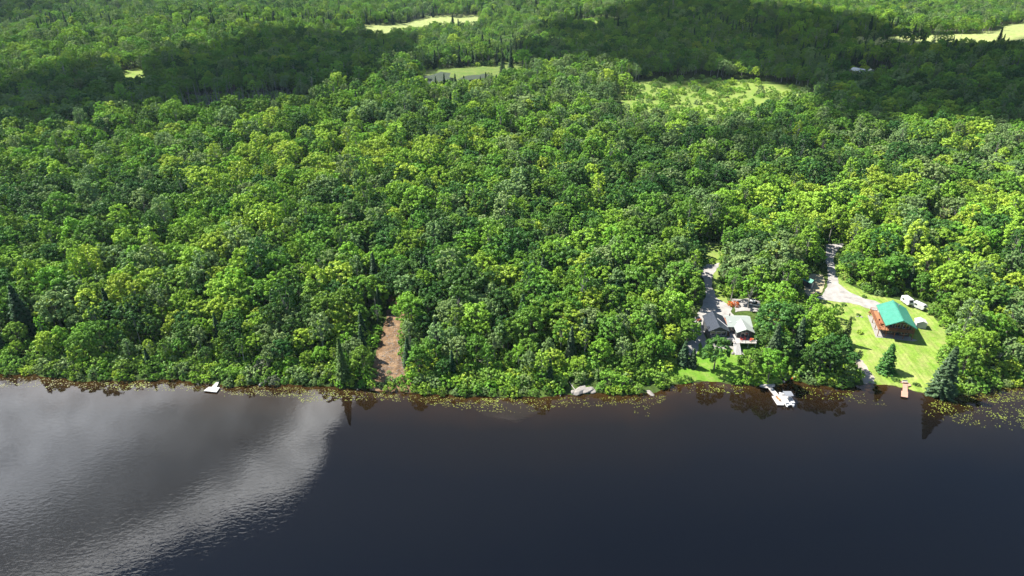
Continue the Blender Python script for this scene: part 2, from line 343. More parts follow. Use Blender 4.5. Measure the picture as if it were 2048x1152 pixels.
far_meadows = {
 'a': ([(722,50),(800,48),(850,34),(965,30),(965,50),(900,58),(850,62),(800,68),(726,66)], M['pale_meadow']),
 'b': ([(1560,82),(1700,72),(1850,70),(1960,68),(2048,40),(2200,36),(2200,100),(1980,95),(1850,92),(1700,90)], M['pale_meadow']),
 'c': ([(838,140),(960,130),(1110,122),(1090,150),(1000,190),(930,205),(850,200)], M['bog']),
 'd': ([(1235,190),(1240,172),(1300,162),(1420,158),(1600,172),(1630,195),(1560,215),(1500,235),(1400,245),(1300,235),(1250,220)], M['meadow']),
 'e': ([(236,150),(240,142),(290,134),(300,150),(280,160),(245,162)], M['meadow']),
 'f': ([(1858,425),(1870,412),(1925,412),(1935,430),(1925,446),(1870,446)], M['meadow']),
 'g': ([(1385,490),(1395,480),(1440,488),(1446,520),(1425,528),(1405,528)], M['meadow']),
 'h': ([(1690,146),(1700,140),(1780,142),(1775,152),(1700,156)], M['bog']),
 'j': ([(340,195),(600,188),(600,235),(480,242),(350,236)], M['swamp']),
 'i': ([(1150,41),(1240,42),(1240,50),(1150,50)], M['meadow']),
}
for k, (pl, mt) in far_meadows.items():
    sheet('meadow', pl, mt, 0.12, 8.0 if k in 'abcdhij' else 3.0, 0.8, seed=20+ord(k))
wm, wnt, wout = newmat('pond_water')
principled(wnt, wout, (0.045,0.058,0.040), 0.6, 0, None, 0.02); M['pond'] = wm
def pond(pl, seed):
    o = sheet('pond', pl, M['pond'], 0.3, 6.0, 1.2, seed=seed)
    me = o.data; z = np.empty(len(me.vertices)*3, np.float32); me.vertices.foreach_get('co', z); z = z.reshape(-1,3); z[:,2] = z[:,2].max(); me.vertices.foreach_set('co', z.ravel()); me.update()
pond([(846,172),(850,157),(880,152),(905,156),(900,168),(870,174)], 50)
pond([(915,160),(935,153),(970,151),(985,154),(970,161),(935,165)], 51)

# ------------------------------------------------------------------ lake
def watermat():
    m, nt, out = newmat('lake_water'); g = nt.nodes.new('ShaderNodeNewGeometry'); P = g.outputs['Position']
    a = nt.nodes.new('ShaderNodeAttribute'); a.attribute_name = 'shore'; a.attribute_type = 'GEOMETRY'
    n1 = noise(nt, P, 0.16, 4, 0.6)
    d = mth(nt, 'ADD', a.outputs['Fac'], mth(nt, 'MULTIPLY', mth(nt, 'SUBTRACT', n1, 0.5), 7.0))
    body = ramp(nt, mth(nt, 'DIVIDE', d, 34.0, True), [(0.0,(0.026,0.014,0.0045)),(0.14,(0.012,0.0068,0.0028)),(0.45,(0.0042,0.0034,0.0027)),(1.0,(0.0016,0.0019,0.0028))])
    # ripples: small wind waves, finer where the wind touches the surface
    mp = nt.nodes.new('ShaderNodeMapping'); mp.inputs['Rotation'].default_value = (0,0,math.radians(-20)); mp.inputs['Scale'].default_value = (1.0,2.0,1.0); lk(nt, P, mp.inputs[0])
    w1 = noise(nt, mp.outputs[0], 0.62, 2, 0.5, 0.6); w2 = noise(nt, mp.outputs[0], 0.16, 3, 0.5, 0.3)
    wind = noise(nt, P, 0.016, 3, 0.55, 0.5)
    sx_ = nt.nodes.new('ShaderNodeSeparateXYZ'); lk(nt, P, sx_.inputs[0])
    side = mth(nt, 'ADD', 0.75, mth(nt, 'MULTIPLY', sx_.outputs[0], -0.007), False)     # more wind on the left
    side = mth(nt, 'MINIMUM', mth(nt, 'MAXIMUM', side, 0.22), 1.6)
    lee = ramp(nt, mth(nt, 'DIVIDE', a.outputs['Fac'], 60.0, True), [(0.0, 0.10), (0.25, 0.35), (1.0, 1.0)])
    amp = mth(nt, 'MULTIPLY', mth(nt, 'MULTIPLY', ramp(nt, wind, [(0.3,0.35),(0.65,1.0)]), side), lee)
    hh = mth(nt, 'ADD', mth(nt, 'MULTIPLY', w1, 1.3), mth(nt, 'MULTIPLY', w2, 0.5))
    bp = nt.nodes.new('ShaderNodeBump'); bp.inputs['Distance'].default_value = 0.30; lk(nt, hh, bp.inputs['Height']); lk(nt, mth(nt,'MULTIPLY',amp,0.054), bp.inputs['Strength'])
    df = nt.nodes.new('ShaderNodeBsdfDiffuse'); lk(nt, body, df.inputs[0])
    gl = nt.nodes.new('ShaderNodeBsdfGlossy'); gl.inputs['Roughness'].default_value = 0.02; lk(nt, bp.outputs[0], gl.inputs['Normal']); gl.inputs[0].default_value=(1,1,1,1)
    fr = nt.nodes.new('ShaderNodeFresnel'); fr.inputs[0].default_value = 1.34; lk(nt, bp.outputs[0], fr.inputs['Normal'])
    mx = nt.nodes.new('ShaderNodeMixShader'); lk(nt, fr.outputs[0], mx.inputs[0]); lk(nt, df.outputs[0], mx.inputs[1]); lk(nt, gl.outputs[0], mx.inputs[2]); lk(nt, mx.outputs[0], out.inputs[0])
    return m
M['water'] = watermat()
wx = axis_pts([(-9000,-400,400),(-400,400,4.0),(400,9001,400)]); wy = axis_pts([(-6000,-100,400),(-100,100,20),(100,232,3.0)])
wmesh, WX, WY = grid_mesh('water', wx, wy, lambda X, Y: X*0, [M['water']])
at_w = wmesh.attributes.new('shore', 'FLOAT', 'POINT'); at_w.data.foreach_set('value', (Ys(WX)-WY).ravel().astype(np.float32))
tag(link('water', wmesh), kind='structure')

# ------------------------------------------------------------------ tree prototypes
def quads(C, Nrm, size, rg, aspect=1.0):
    """leaf-clump cards: centres C, normals Nrm, sizes -> verts (n*4,3)"""
    n = len(C); r = rg.normal(size=(n,3)); t = np.cross(Nrm, r); t /= np.linalg.norm(t, axis=1)[:,None]+1e-9; b = np.cross(Nrm, t)
    s = size[:,None]; a = s*aspect
    k = rg.uniform(0.6, 1.2, (n,4,1))
    V = np.stack([C - t*s*k[:,0] - b*a*0.5, C + b*a*k[:,1] - t*s*0.35, C + t*s*k[:,2] + b*a*0.4, C - b*a*k[:,3] + t*s*0.3], 1)
    return V.reshape(-1,3)
def crown_arrays(rg, H, R, z0, nclump, leaves, shape='round', leaf=0.26):
    """clumpy broadleaf crown of unit tree: returns verts, per-vertex clump value"""
    Vs = []; Cl = []; cz = (H+z0)/2; rz = (H-z0)/2
    lob = [(rg.uniform(0, 2*math.pi), rg.uniform(0.1, 0.3)) for _ in range(3)]
    cent = []
    for i in range(nclump):
        f = (i+0.5)/nclump; zc = 1 - 1.55*f; th = i*2.39996 + rg.uniform(-0.4,0.4)
        rr = math.sqrt(max(0, 1-zc*zc)); lb = 1 + sum(a*math.cos(th*(k+2)+p) for k,(p,a) in enumerate(lob))*0.45
        if shape == 'tall': rr = rr**0.7
        if shape == 'cone': rr *= (0.55 + 0.45*(0.5-zc*0.5)*2)
        q = rg.uniform(0.62, 0.98)
        if shape == 'flat': zc *= 0.85
        cent.append((R*rr*q*lb*math.cos(th), R*rr*q*lb*math.sin(th), cz + rz*zc*rg.uniform(0.80,1.0), rg.uniform(0.18,0.36)*R*(0.85 if shape=='tall' else 1)))
    for (x, y, z, r) in cent:
        big = rg.uniform(0,1)*0.5; m = max(3, int(5.5*(r/(0.28*R))**1.5)); o = np.array([x, y, (z-cz)*0.8+0.25*R]); o = o/(np.linalg.norm(o)+1e-6)
        for q in range(m):                # twig clusters: small domes with dark gaps between them
            dd = rg.normal(size=3); dd /= np.linalg.norm(dd); dd = dd + o*0.75; dd /= np.linalg.norm(dd)
            c0 = np.array([x,y,z]) + dd*r*rg.uniform(0.55,1.15)*np.array([1,1,0.85]); rs = rg.uniform(0.10,0.19)*max(R,2.0)*(0.8 if R > 4.5 else 1.0)
            n = int(leaves*0.20*(rs/0.6)**1.2); d = rg.normal(size=(n*2,3)); d /= np.linalg.norm(d,axis=1)[:,None]
            up = dd*0.5+np.array([0,0,0.9]); keep = (d@up > -0.25); d = d[keep][:n]; n = len(d)
            C = c0 + d*rs*rg.uniform(0.7,1.12,(n,1))*np.array([1,1,0.72])
            nr = d + 0.25*np.array([0,0,1]) + rg.normal(0,0.33,(n,3)); nr /= np.linalg.norm(nr,axis=1)[:,None]
            Vs.append(quads(C, nr, leaf*rg.uniform(0.65,1.25,n), rg))
            c = big + rg.uniform(0,1)*0.3; Cl.append(np.repeat(np.clip(c + rg.uniform(0,0.25,n), 0, 1), 4))
    return np.concatenate(Vs), np.concatenate(Cl), cent
def add_cl(me, cl):
    a = me.attributes.new('cl', 'FLOAT', 'POINT'); a.data.foreach_set('value', cl.astype(np.float32))
def leaf_mesh(name, V, cl, mat):
    F = np.arange(len(V)).reshape(-1,4); me = mesh_np(name, V, F, [mat]); 
    if len(me.vertices) == len(cl): add_cl(me, cl)
    return me
def trunk_mesh(name, cent, H, z0, mat, r0=0.20, nl=7, rg=None, lean=0.0):
    mb = MB(); top = z0 + (H-z0)*0.62
    pts = [(0,0,-0.5),(0.06,0.03,z0*0.5),(0.0+lean,0.08,z0),(0.1+lean,0,(z0+top)/2),(0+lean,0,top)]
    rr = [r0*1.35, r0, r0*0.85, r0*0.55, r0*0.2]
    for i in range(4): mb.tube(pts[i], pts[i+1], rr[i], rr[i+1], 7)
    for c in list(cent)[:nl]:
        zb = z0*0.75 + (c[2]-z0*0.75)*0.35; mb.tube((0,0,min(zb,top)), (c[0]*0.8,c[1]*0.8,c[2]-0.2), r0*0.42, r0*0.1, 5)
    me = bpy.data.meshes.new(name); me.from_pydata(mb.v, [], mb.f); me.materials.append(mat); me.update(); return me
SHAPES = [('round',12.5,4.3,3.6,34,118),('round',13.5,5.0,4.2,40,118),('tall',15.5,3.4,4.2,38,100),('flat',12.0,5.2,4.0,38,118),('cone',13.0,3.9,2.8,34,108),('tall',11.5,2.9,2.6,28,96),('round',9.0,3.2,2.2,26,100),('round',14.2,4.6,4.6,30,150),('tall',16.5,2.3,5.0,34,90),('cone',11.0,2.6,2.0,30,95)]
TREE = []                                 # (H, R, {class: crown mesh}, trunk mesh)
for i, (sh, H, R, z0, nc, lv) in enumerate(SHAPES):
    rg = np.random.default_rng(100+i); V, cl, cent = crown_arrays(rg, H, R, z0, nc, lv, sh)
    base = leaf_mesh('crown', V, cl, M['mid']); d = {'mid': base}
    for c in ('yellow','bright','dark','pale'):
        m2 = base.copy(); m2.materials[0] = M[c]; d[c] = m2
    pick = [cent[k] for k in rg.permutation(len(cent))[:9]]
    TREE.append((H, R, d, trunk_mesh('trunk', pick, H, z0, M['birch'] if sh == 'tall' else M['bark'], 0.2, 9)))
SHRUB = []
for i in range(4):
    rg = np.random.default_rng(200+i); H, R = [(2.6,2.1),(2.1,2.4),(3.2,2.0),(1.7,1.6)][i]
    V, cl, cent = crown_arrays(rg, H, R, -0.9, 20, 95, 'round', 0.21); base = leaf_mesh('foliage', V, cl, M['shrub']); d = {'shrub': base}
    for c in ('yellow','bright','mid','grey_shrub','dark','pale'):
        m2 = base.copy(); m2.materials[0] = M[c]; d[c] = m2
    SHRUB.append((H, R, d, trunk_mesh('stem', cent[:8], H, 0.35, M['bark'], 0.06, 8)))
def conifer_arrays(rg, H, R, z0=0.6, dens=1.0, droop=0.28, power=0.9, leaf=0.24):
    Vs = []; Cl = []; z = z0
    while z < H*0.985:
        f = (z-z0)/(H-z0); rl = R*(1-f)**power*rg.uniform(0.86,1.1) + 0.12; nb = max(4, int((6+7*(1-f))*dens)); ph = rg.uniform(0,6.28)
        for k in range(nb):
            a = ph + 2*math.pi*k/nb + rg.normal(0,0.12); L = rl*rg.uniform(0.72,1.12); m = max(2, int(L/0.30)); c = rg.uniform(0,0.55)
            t = (np.arange(m)+0.6)/m; r = L*t; wz = -droop*r*(0.4+0.9*t) + 0.10*L*t**3
            W = 0.10 + 0.30*L*0.45*np.sin(np.clip(t,0,1)*math.pi)**0.7
            for s in (-1, 0, 1):
                off = s*W*0.75 + rg.normal(0,0.04,m)
                C = np.stack([r*math.cos(a) - off*math.sin(a), r*math.sin(a) + off*math.cos(a), z + wz - abs(s)*0.08 + rg.normal(0,0.06,m)], 1)
                nr = np.stack([np.full(m,0.45*math.cos(a)), np.full(m,0.45*math.sin(a)), np.full(m,1.0)],1) + rg.normal(0,0.38,(m,3)); nr /= np.linalg.norm(nr,axis=1)[:,None]
                Vs.append(quads(C, nr, leaf*rg.uniform(0.7,1.25,m), rg)); Cl.append(np.repeat(np.clip(c + rg.uniform(0,0.45,m),0,1),4))
        z += 0.30 + 0.22*(1-f)*rg.uniform(0.7,1.3)
    C = np.array([[0,0,H-0.15*k] for k in range(4)]); Vs.append(quads(C, np.tile([1.0,0.1,0.2],(4,1)), np.full(4,0.16), rg)); Cl.append(np.full(16,0.5))
    return np.concatenate(Vs), np.concatenate(Cl)
CON = []
for i, (H, R, dr, pw, z0) in enumerate([(15,3.0,0.30,0.85,0.8),(13,2.2,0.36,0.80,0.8),(16,2.5,0.18,0.95,1.4),(7,2.0,0.2,0.9,0.3)]):
    rg = np.random.default_rng(300+i); V, cl = conifer_arrays(rg, H, R, z0, 1.0, dr, pw); base = leaf_mesh('crown', V, cl, M['conifer']); d = {'conifer': base}
    for c in ('blue_conifer','olive_conifer'):
        m2 = base.copy(); m2.materials[0] = M[c]; d[c] = m2
    mb = MB().tube((0,0,-0.5),(0,0,H*0.5),0.19,0.11).tube((0,0,H*0.5),(0,0,H*0.97),0.11,0.02)
    me = bpy.data.meshes.new('trunk'); me.from_pydata(mb.v,[],mb.f); me.materials.append(M['bark']); CON.append((H, R, d, me))
# the lone lawn cedar: broad base, irregular
rg = np.random.default_rng(350); Vc, clc = conifer_arrays(rg, 8.2, 2.5, 0.15, 1.25, 0.04, 0.70, 0.26)
def snag_mesh(seed, H, nb, mat, r=0.16, spread=0.5):
    rg = np.random.default_rng(seed); mb = MB(); p = Vector((0,0,-0.3)); k = 5; pts = [p.copy()]
    for i in range(k): p = p + Vector((rg.normal(0,0.12), rg.normal(0,0.12), H/k)); pts.append(p.copy())
    for i in range(k): mb.tube(pts[i], pts[i+1], r*(1-i/k*0.85), r*(1-(i+1)/k*0.85), 6)
    for b in range(nb):
        i = int(rg.integers(1, k)); f = rg.uniform(); s = pts[i].lerp(pts[i+1] if i < k else pts[i], f); a = rg.uniform(0,6.28); L = spread*H*(1-s.z/H*0.7)*rg.uniform(0.4,1)
        e = s + Vector((math.cos(a)*L*0.75, math.sin(a)*L*0.75, L*rg.uniform(0.35,0.9))); m = s.lerp(e, 0.5) + Vector((0,0,-0.08*L))
        mb.tube(s, m, r*0.42, r*0.26, 5); mb.tube(m, e, r*0.26, r*0.08, 4)
        for q in range(2):
            t = s.lerp(e, rg.uniform(0.4,0.85)); aa = a + rg.choice([-1,1])*rg.uniform(0.5,1.1); l2 = L*0.4
            mb.tube(t, t + Vector((math.cos(aa)*l2*0.7, math.sin(aa)*l2*0.7, l2*0.6)), r*0.18, r*0.05, 4)
    me = bpy.data.meshes.new('dead_tree'); me.from_pydata(mb.v,[],mb.f); me.materials.append(mat); return me

# ------------------------------------------------------------------ tree placement
CLEAR = [
 [(1646,604),(1650,560),(1652,520),(1650,492),(1688,488),(1674,520),(1680,560),(1722,590),(1790,596),(1800,588),(1850,608),(1862,640),(1888,665),(1880,700),(1858,745),(1848,780),(1780,768),(1745,764),(1722,718),(1706,690),(1688,650)],
 [(1345,745),(1372,700),(1380,690),(1396,665),(1396,620),(1412,600),(1404,535),(1440,526),(1434,545),(1430,575),(1452,600),(1466,612),(1500,625),(1506,680),(1512,694),(1470,712),(1470,748),(1430,758)],
 [(764,752),(753,718),(767,688),(774,642),(784,600),(795,625),(794,660),(793,700),(801,735),(799,752)],
 [(1608,552),(1645,550),(1648,570),(1640,588),(1616,590)],
 [(1392,488),(1436,490),(1438,510),(1410,518)],
 [(1866,418),(1922,416),(1930,428),(1915,432),(1870,432)],
 [(240,143),(288,138),(285,148),(245,152)],
 [(732,51),(800,50),(850,37),(958,33),(955,42),(860,46),(848,50),(800,56),(762,62),(732,60)],
 [(1610,77),(1700,74),(1850,72),(1970,69),(2020,50),(2060,46),(2100,80),(1985,80),(1850,80),(1700,79)],
 [(846,166),(850,142),(960,134),(1075,128),(1060,134),(975,150),(960,163),(900,166)],
 [(1465,598),(1518,598),(1518,612),(1475,614)],
]
THIN = [[(365,200),(470,196),(590,192),(575,212),(500,222),(420,226),(380,220)],[(1235,190),(1240,170),(1300,160),(1420,156),(1600,172),(1630,195),(1560,215),(1500,235),(1400,245),(1300,235),(1230,225)], [(1690,138),(1780,140),(1775,152),(1700,156)], [(1150,40),(1240,41),(1240,49),(1150,49)]]
def blocked(x, y, z, H, R, polys=CLEAR):
    bad = np.zeros(np.shape(x), bool)
    for zf in (0.0, 0.35, 0.7, 0.97):
        for s in (-0.85, 0, 0.85):
            r = R*(1.0 if zf < 0.8 else 0.4)
            px, py, _ = proj(x + s*r, y, z + H*zf)
            for pl in polys: bad |= inpoly(px, py, pl)
    px, py, _ = proj(x, y - R, z); 
    for pl in polys: bad |= inpoly(px, py, pl)
    return bad
# colour patches, in photograph pixels: (cx, cy, rx, ry, class, strength)
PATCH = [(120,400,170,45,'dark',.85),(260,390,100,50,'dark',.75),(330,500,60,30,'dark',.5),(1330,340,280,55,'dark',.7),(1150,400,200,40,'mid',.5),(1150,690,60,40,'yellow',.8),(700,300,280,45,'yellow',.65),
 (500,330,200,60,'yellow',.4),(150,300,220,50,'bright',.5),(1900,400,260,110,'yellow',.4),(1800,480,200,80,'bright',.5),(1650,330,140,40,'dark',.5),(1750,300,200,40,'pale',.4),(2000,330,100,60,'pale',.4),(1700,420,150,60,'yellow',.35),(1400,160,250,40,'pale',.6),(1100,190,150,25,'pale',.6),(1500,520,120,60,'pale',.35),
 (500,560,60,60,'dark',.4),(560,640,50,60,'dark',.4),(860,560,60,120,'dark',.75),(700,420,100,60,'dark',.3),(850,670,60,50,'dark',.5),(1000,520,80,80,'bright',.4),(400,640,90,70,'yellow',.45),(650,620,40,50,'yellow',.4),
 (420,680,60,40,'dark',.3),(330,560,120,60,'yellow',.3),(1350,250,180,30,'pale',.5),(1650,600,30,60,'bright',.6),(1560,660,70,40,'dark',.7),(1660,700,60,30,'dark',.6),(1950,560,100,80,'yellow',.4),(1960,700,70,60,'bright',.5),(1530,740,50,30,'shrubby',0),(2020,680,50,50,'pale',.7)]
CLS = ['yellow','bright','mid','dark','pale']
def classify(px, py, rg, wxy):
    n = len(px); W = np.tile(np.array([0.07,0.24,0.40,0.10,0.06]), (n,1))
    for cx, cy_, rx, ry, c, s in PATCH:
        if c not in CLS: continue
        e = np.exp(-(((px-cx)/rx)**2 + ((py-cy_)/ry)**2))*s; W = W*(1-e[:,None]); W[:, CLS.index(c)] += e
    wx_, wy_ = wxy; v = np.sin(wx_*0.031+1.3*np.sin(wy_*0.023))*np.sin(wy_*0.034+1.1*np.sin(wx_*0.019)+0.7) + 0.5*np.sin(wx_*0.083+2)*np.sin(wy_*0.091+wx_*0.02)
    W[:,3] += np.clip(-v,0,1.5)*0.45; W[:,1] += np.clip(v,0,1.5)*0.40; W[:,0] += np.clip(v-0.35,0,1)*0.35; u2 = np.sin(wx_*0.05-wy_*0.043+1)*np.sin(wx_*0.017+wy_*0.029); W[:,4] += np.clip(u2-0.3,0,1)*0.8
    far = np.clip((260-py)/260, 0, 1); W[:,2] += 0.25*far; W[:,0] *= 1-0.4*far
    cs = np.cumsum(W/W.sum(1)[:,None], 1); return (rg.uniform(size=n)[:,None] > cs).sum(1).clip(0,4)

placed = []                               # hand-placed trees: (x, y, radius)
def leafy(x, y, shape, cls, s, name='leafy_tree', label=None, cat='tree', group=None, rz=None):
    H, R, d, tr = TREE[shape]; z = float(hgt(x, y))
    e = empty(name, (x, y, z), random.uniform(0, 6.28) if rz is None else rz, label, cat, group, s)
    link('crown', d[cls], e); link('trunk', tr, e); return e
def shrub(x, y, k, cls, s, label=None, group=None, name='shrub'):
    H, R, d, tr = SHRUB[k]; e = empty(name, (x, y, float(hgt(x, y))), random.uniform(0, 6.28), label, 'shrub', group, s)
    link('foliage', d[cls], e); link('stem', tr, e); return e
def conifer(x, y, k, cls, s, label=None, group=None, name='spruce_tree', cat='spruce'):
    H, R, d, tr = CON[k]; e = empty(name, (x, y, float(hgt(x, y))), random.uniform(0, 6.28), label, cat, group, s)
    link('crown', d[cls], e); link('trunk', tr, e); return e
def hpx(px, py, h):                        # height in metres of something h photo pixels tall standing at a pixel
    p = at(px, py); _, _, dep = proj(p.x, p.y, p.z)
    t = 1.0
    for _ in range(20):
        _, y1, _ = proj(p.x, p.y, p.z + t); t *= h/max(1e-3, (py - y1))
    return p, t
# distinct conifers: (px base, py base, pixel height, prototype, class, label)
FEAT = [
 (58,672,104,0,'conifer','tall dark spruce with a broad base, leftmost big one set back from the shore'),
 (4,700,62,0,'blue_conifer','dark spruce cut by the left edge of the view, just above the shore shrubs'),
 (228,650,76,1,'conifer','narrow dark spruce rising above leafy trees, well left of the white dock'),
 (352,640,74,1,'olive_conifer','slim olive green conifer standing above leafy trees behind the white dock'),
 (552,664,64,1,'olive_conifer','slim conifer just left of the bare grey dead tree at the lot edge'),
 (688,763,88,2,'olive_conifer','tall feathery olive conifer at the water edge left of the bare brown strip'),
 (1141,718,66,1,'blue_conifer','narrow grey green spruce above the pale shore rocks'),
 (1099,766,50,1,'conifer','small dark spruce in the low shore scrub left of the pale rocks'),
 (905,752,52,1,'conifer','small dark spruce just right of the bare brown strip near the water'),
 (1366,728,46,3,'blue_conifer','larger of two small blue spruces on the green lawn below the grey cottage'),
 (1384,733,36,3,'blue_conifer','smaller of two blue spruces on the green lawn below the grey cottage'),
 (1590,716,84,0,'blue_conifer','large blue green spruce right of the grey cottage among leafy trees'),
 (1688,688,56,1,'olive_conifer','light green spruce at the left edge of the wide mown lawn'),
 (1880,788,97,0,'blue_conifer','large blue green spruce on the shore right of the brown dock'),
 (1078,247,24,1,'conifer','small dark spire standing alone above the leafy canopy in the middle distance'),
 (1208,688,40,1,'conifer','slim dark spruce among leafy trees left of the grey cottage'),
 (300,735,40,1,'conifer','short dark spruce in the shore shrubs left of the white dock'),
 (1005,152,50,2,'conifer','tallest dark spire right of the pond, left of two'),
 (1022,146,54,2,'conifer','tallest dark spire right of the pond, right of two'),
 (872,182,30,1,'conifer','dark spire in front of the pond, first from left'),
 (889,180,34,1,'conifer','dark spire in front of the pond, second from left'),
 (911,184,38,0,'conifer','broad dark spire in front of the pond, third from left'),
 (929,176,24,1,'conifer','small dark spire in front of the pond, fourth from left'),
 (944,178,20,1,'conifer','smallest dark spire in front of the pond, fifth from left'),
 (961,178,26,1,'conifer','dark spire in front of the pond, rightmost of six'),
 (1993,96,42,0,'conifer','big dark conifer standing up against the pale far meadow at right'),
]
for i, (px, py, h, k, c, lb) in enumerate(FEAT):
    p, hm = hpx(px, py, h); s = hm/CON[k][0]; q = s*(1.25 if i in (0,13) else 1.0)
    e = conifer(p.x, p.y, k, c, (q, q, s), lb); placed.append((p.x, p.y, CON[k][1]*q*0.8))
    e.name = 'spruce_tree'
# the cedar alone on the lawn
p, hm = hpx(1771, 741, 54); e = empty('cedar_tree', p, 0.4, 'dense dark green cedar standing alone in the middle of the wide mown lawn', 'cedar', None, (hm/8.2*0.95, hm/8.2*0.95, hm/8.2))
link('crown', leaf_mesh('crown', Vc, clc, M['dark']), e); MB().tube((0,0,-0.4),(0,0,7.6),0.16,0.03).build('trunk', M['bark'], e); placed.append((p.x, p.y, 3))
# distinct leafy trees: (px, py, pixel height, shape, class, label)
FLEAF = [
 (1428,738,60,6,'dark','leafy tree on the lawn directly below the deck of the grey cottage'),
 (1493,757,56,6,'mid','grey green leafy tree between the cottage lawn and the grey dock'),
 (1535,765,60,0,'bright','bright green tree at the head of the grey dock'),
 (1540,692,80,1,'dark','wide dark leafy tree touching the right end of the grey cottage roof'),
 (1562,728,50,0,'dark','dark leafy tree right of the cottage lawn, in front of the blue green spruce'),
 (1635,752,64,7,'dark','broad dark leafy tree on the shore left of the wide mown lawn'),
 (1658,742,66,3,'dark','dark leafy tree casting its shadow on the left edge of the mown lawn'),
 (1630,690,72,1,'bright','round bright green tree by the left edge of the mown lawn'),
 (1668,640,30,6,'mid','small tree in the corner between the gravel road and the mown lawn'),
 (1248,188,40,1,'bright','round bright green tree standing clear at the edge of the sunlit scrub meadow'),
 (1920,758,60,4,'mid','leafy tree just right of the big shore spruce'),
 (1945,735,70,0,'bright','bright leafy tree behind the right hand shore shrubs'),
 (735,440+30,40,7,'pale','grey leaved tree in the middle of the wooded lot'),
 (690,745,40,5,'mid','slim leafy tree by the olive conifer left of the bare brown strip'),
 (838,752,56,4,'mid','leafy tree touching the right side of the bare brown strip at the shore'),
 (728,752,56,4,'mid','leafy tree touching the left side of the bare brown strip at the shore'),
 (1462,600,62,2,'mid','leafy tree right of the cottage drive, above the red shrubs'),
 (822,590,64,1,'dark','dark spreading tree at the top of the bare brown strip'),
 (1372,694,52,0,'mid','leafy tree left of the grey cottage overhanging its parking yard'),
]
for px, py, h, k, c, lb in FLEAF:
    p, hm = hpx(px, py, h); s = hm/TREE[k][0]; e = leafy(p.x, p.y, k, c, s, label=lb); placed.append((p.x, p.y, TREE[k][1]*s*0.75))
n_feat_leaf = len(FLEAF)
def cam_visible(x, y, z, H, m=40):
    px, py, dp = proj(x, y, z); _, pt, _ = proj(x, y, z+H); return (px > -m) & (px < 2048+m) & (py > -m) & (pt < 1152) & (dp > 0)

# jittered grid over the land; wider than the view on every side
def scatter(y0, y1, step, rg, marg=90):
    pts = []; y = y0
    while y < y1:
        hw = min(y*0.83+marg+30, 1900); xs = np.arange(-hw, hw, step); yy = np.full(len(xs), y)
        pts.append(np.stack([xs + (step/2 if int(y/step)%2 else 0), yy], 1)); y += step*0.87
    P = np.concatenate(pts); return P + rg.uniform(-0.42*step, 0.42*step, P.shape)
rg = np.random.default_rng(11)
PT = np.concatenate([scatter(150, 330, 5.4, rg), scatter(330, 700, 6.3, rg), scatter(700, 1500, 7.4, rg), scatter(1500, 2300, 11, rg)])
X, Y = PT[:,0], PT[:,1]; D = Y - Ys(X); ok = D > 6.2
X, Y, D = X[ok], Y[ok], D[ok]; Z = hgt(X, Y); PX, PY, DP = proj(X, Y, Z+9)
kind = rg.choice(10, len(X), p=[.15,.12,.13,.11,.10,.10,.07,.08,.07,.07]); S = np.clip(rg.normal(0.90, 0.17, len(X)), 0.5, 1.28)
near = np.clip((D-4)/26, 0, 1); S *= 0.55 + 0.45*near           # smaller trees towards the water
S = np.where(Y > 1500, S*1.5, S)
# lower scrub on the shore between the lot and the cottage
low = inpoly(PX, PY, [(925,785),(925,690),(1010,690),(1090,715),(1180,700),(1345,690),(1345,790)]); S[low] *= rg.uniform(0.45,0.75,low.sum())
HH = np.array([t[0] for t in TREE])[kind]*S; RR = np.array([t[1] for t in TREE])[kind]*S
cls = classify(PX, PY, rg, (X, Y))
cls = np.where((kind == 2) & (rg.uniform(size=len(X)) < 0.35), 4, cls)
bad = blocked(X, Y, Z, HH, RR)
bad |= blocked(X, Y, Z, HH*0.5, RR, THIN)
for (x, y, r) in placed: bad |= (X-x)**2 + (Y-y)**2 < (r*0.9+1.0)**2
# conifer share by region
con_w = np.full(len(X), 0.005) + np.where(PY < 520, 0.004, 0.036)
for (cx, cy_, rx, ry, w) in [(950,125,120,30,.55),(1000,110,60,30,.5),(700,40,200,14,.5),(500,40,120,20,.15),(1050,25,220,12,.45),(1700,125,120,22,.7),(1650,60,200,16,.2),(90,40,120,30,.45),(330,50,150,14,.25),(1900,85,150,12,.4),(480,170,140,30,.12),(1500,55,250,15,.2),(1100,380,120,60,.03),(650,150,120,30,.15)]:
    con_w += w*np.exp(-(((PX-cx)/rx)**2 + ((PY-cy_)/ry)**2))
isc = (rg.uniform(size=len(X)) < con_w*0.8)
good = ~bad; vis = cam_visible(X, Y, Z, HH)
dist = DP
# blocked spots get a low shrub when the shrub itself is clear
# --- individuals
ORD = ['leftmost','second from left','third from left','fourth from left','fifth from left','sixth from left','seventh from left','eighth from left','ninth from left','tenth from left','eleventh from left','twelfth from left','thirteenth from left','fourteenth from left','fifteenth from left','sixteenth from left','seventeenth from left','eighteenth from left','nineteenth from left','twentieth from left'] + ['twenty %s from left' % t for t in ('first','second','third','fourth','fifth','sixth','seventh')]
PEND = []                                 # (object, text before, text after, x in the photo): ranked once all stand
def rank_labels():
    by = {}
    for o, a, b, px in PEND: by.setdefault((a, b), []).append((px, o))
    for (a, b), L in by.items():
        L.sort(key=lambda t: t[0]); n = len(L)
        for i, (px, o) in enumerate(L):
            if n == 1: o['label'] = '%s, lone one %s' % (a, b) if b else a
            elif i == n-1: o['label'] = '%s, rightmost %s' % (a, b)
            elif i < len(ORD): o['label'] = '%s, %s %s' % (a, ORD[i], b)
            else: o['label'] = '%s, %s %s' % (a, 'further right', b)
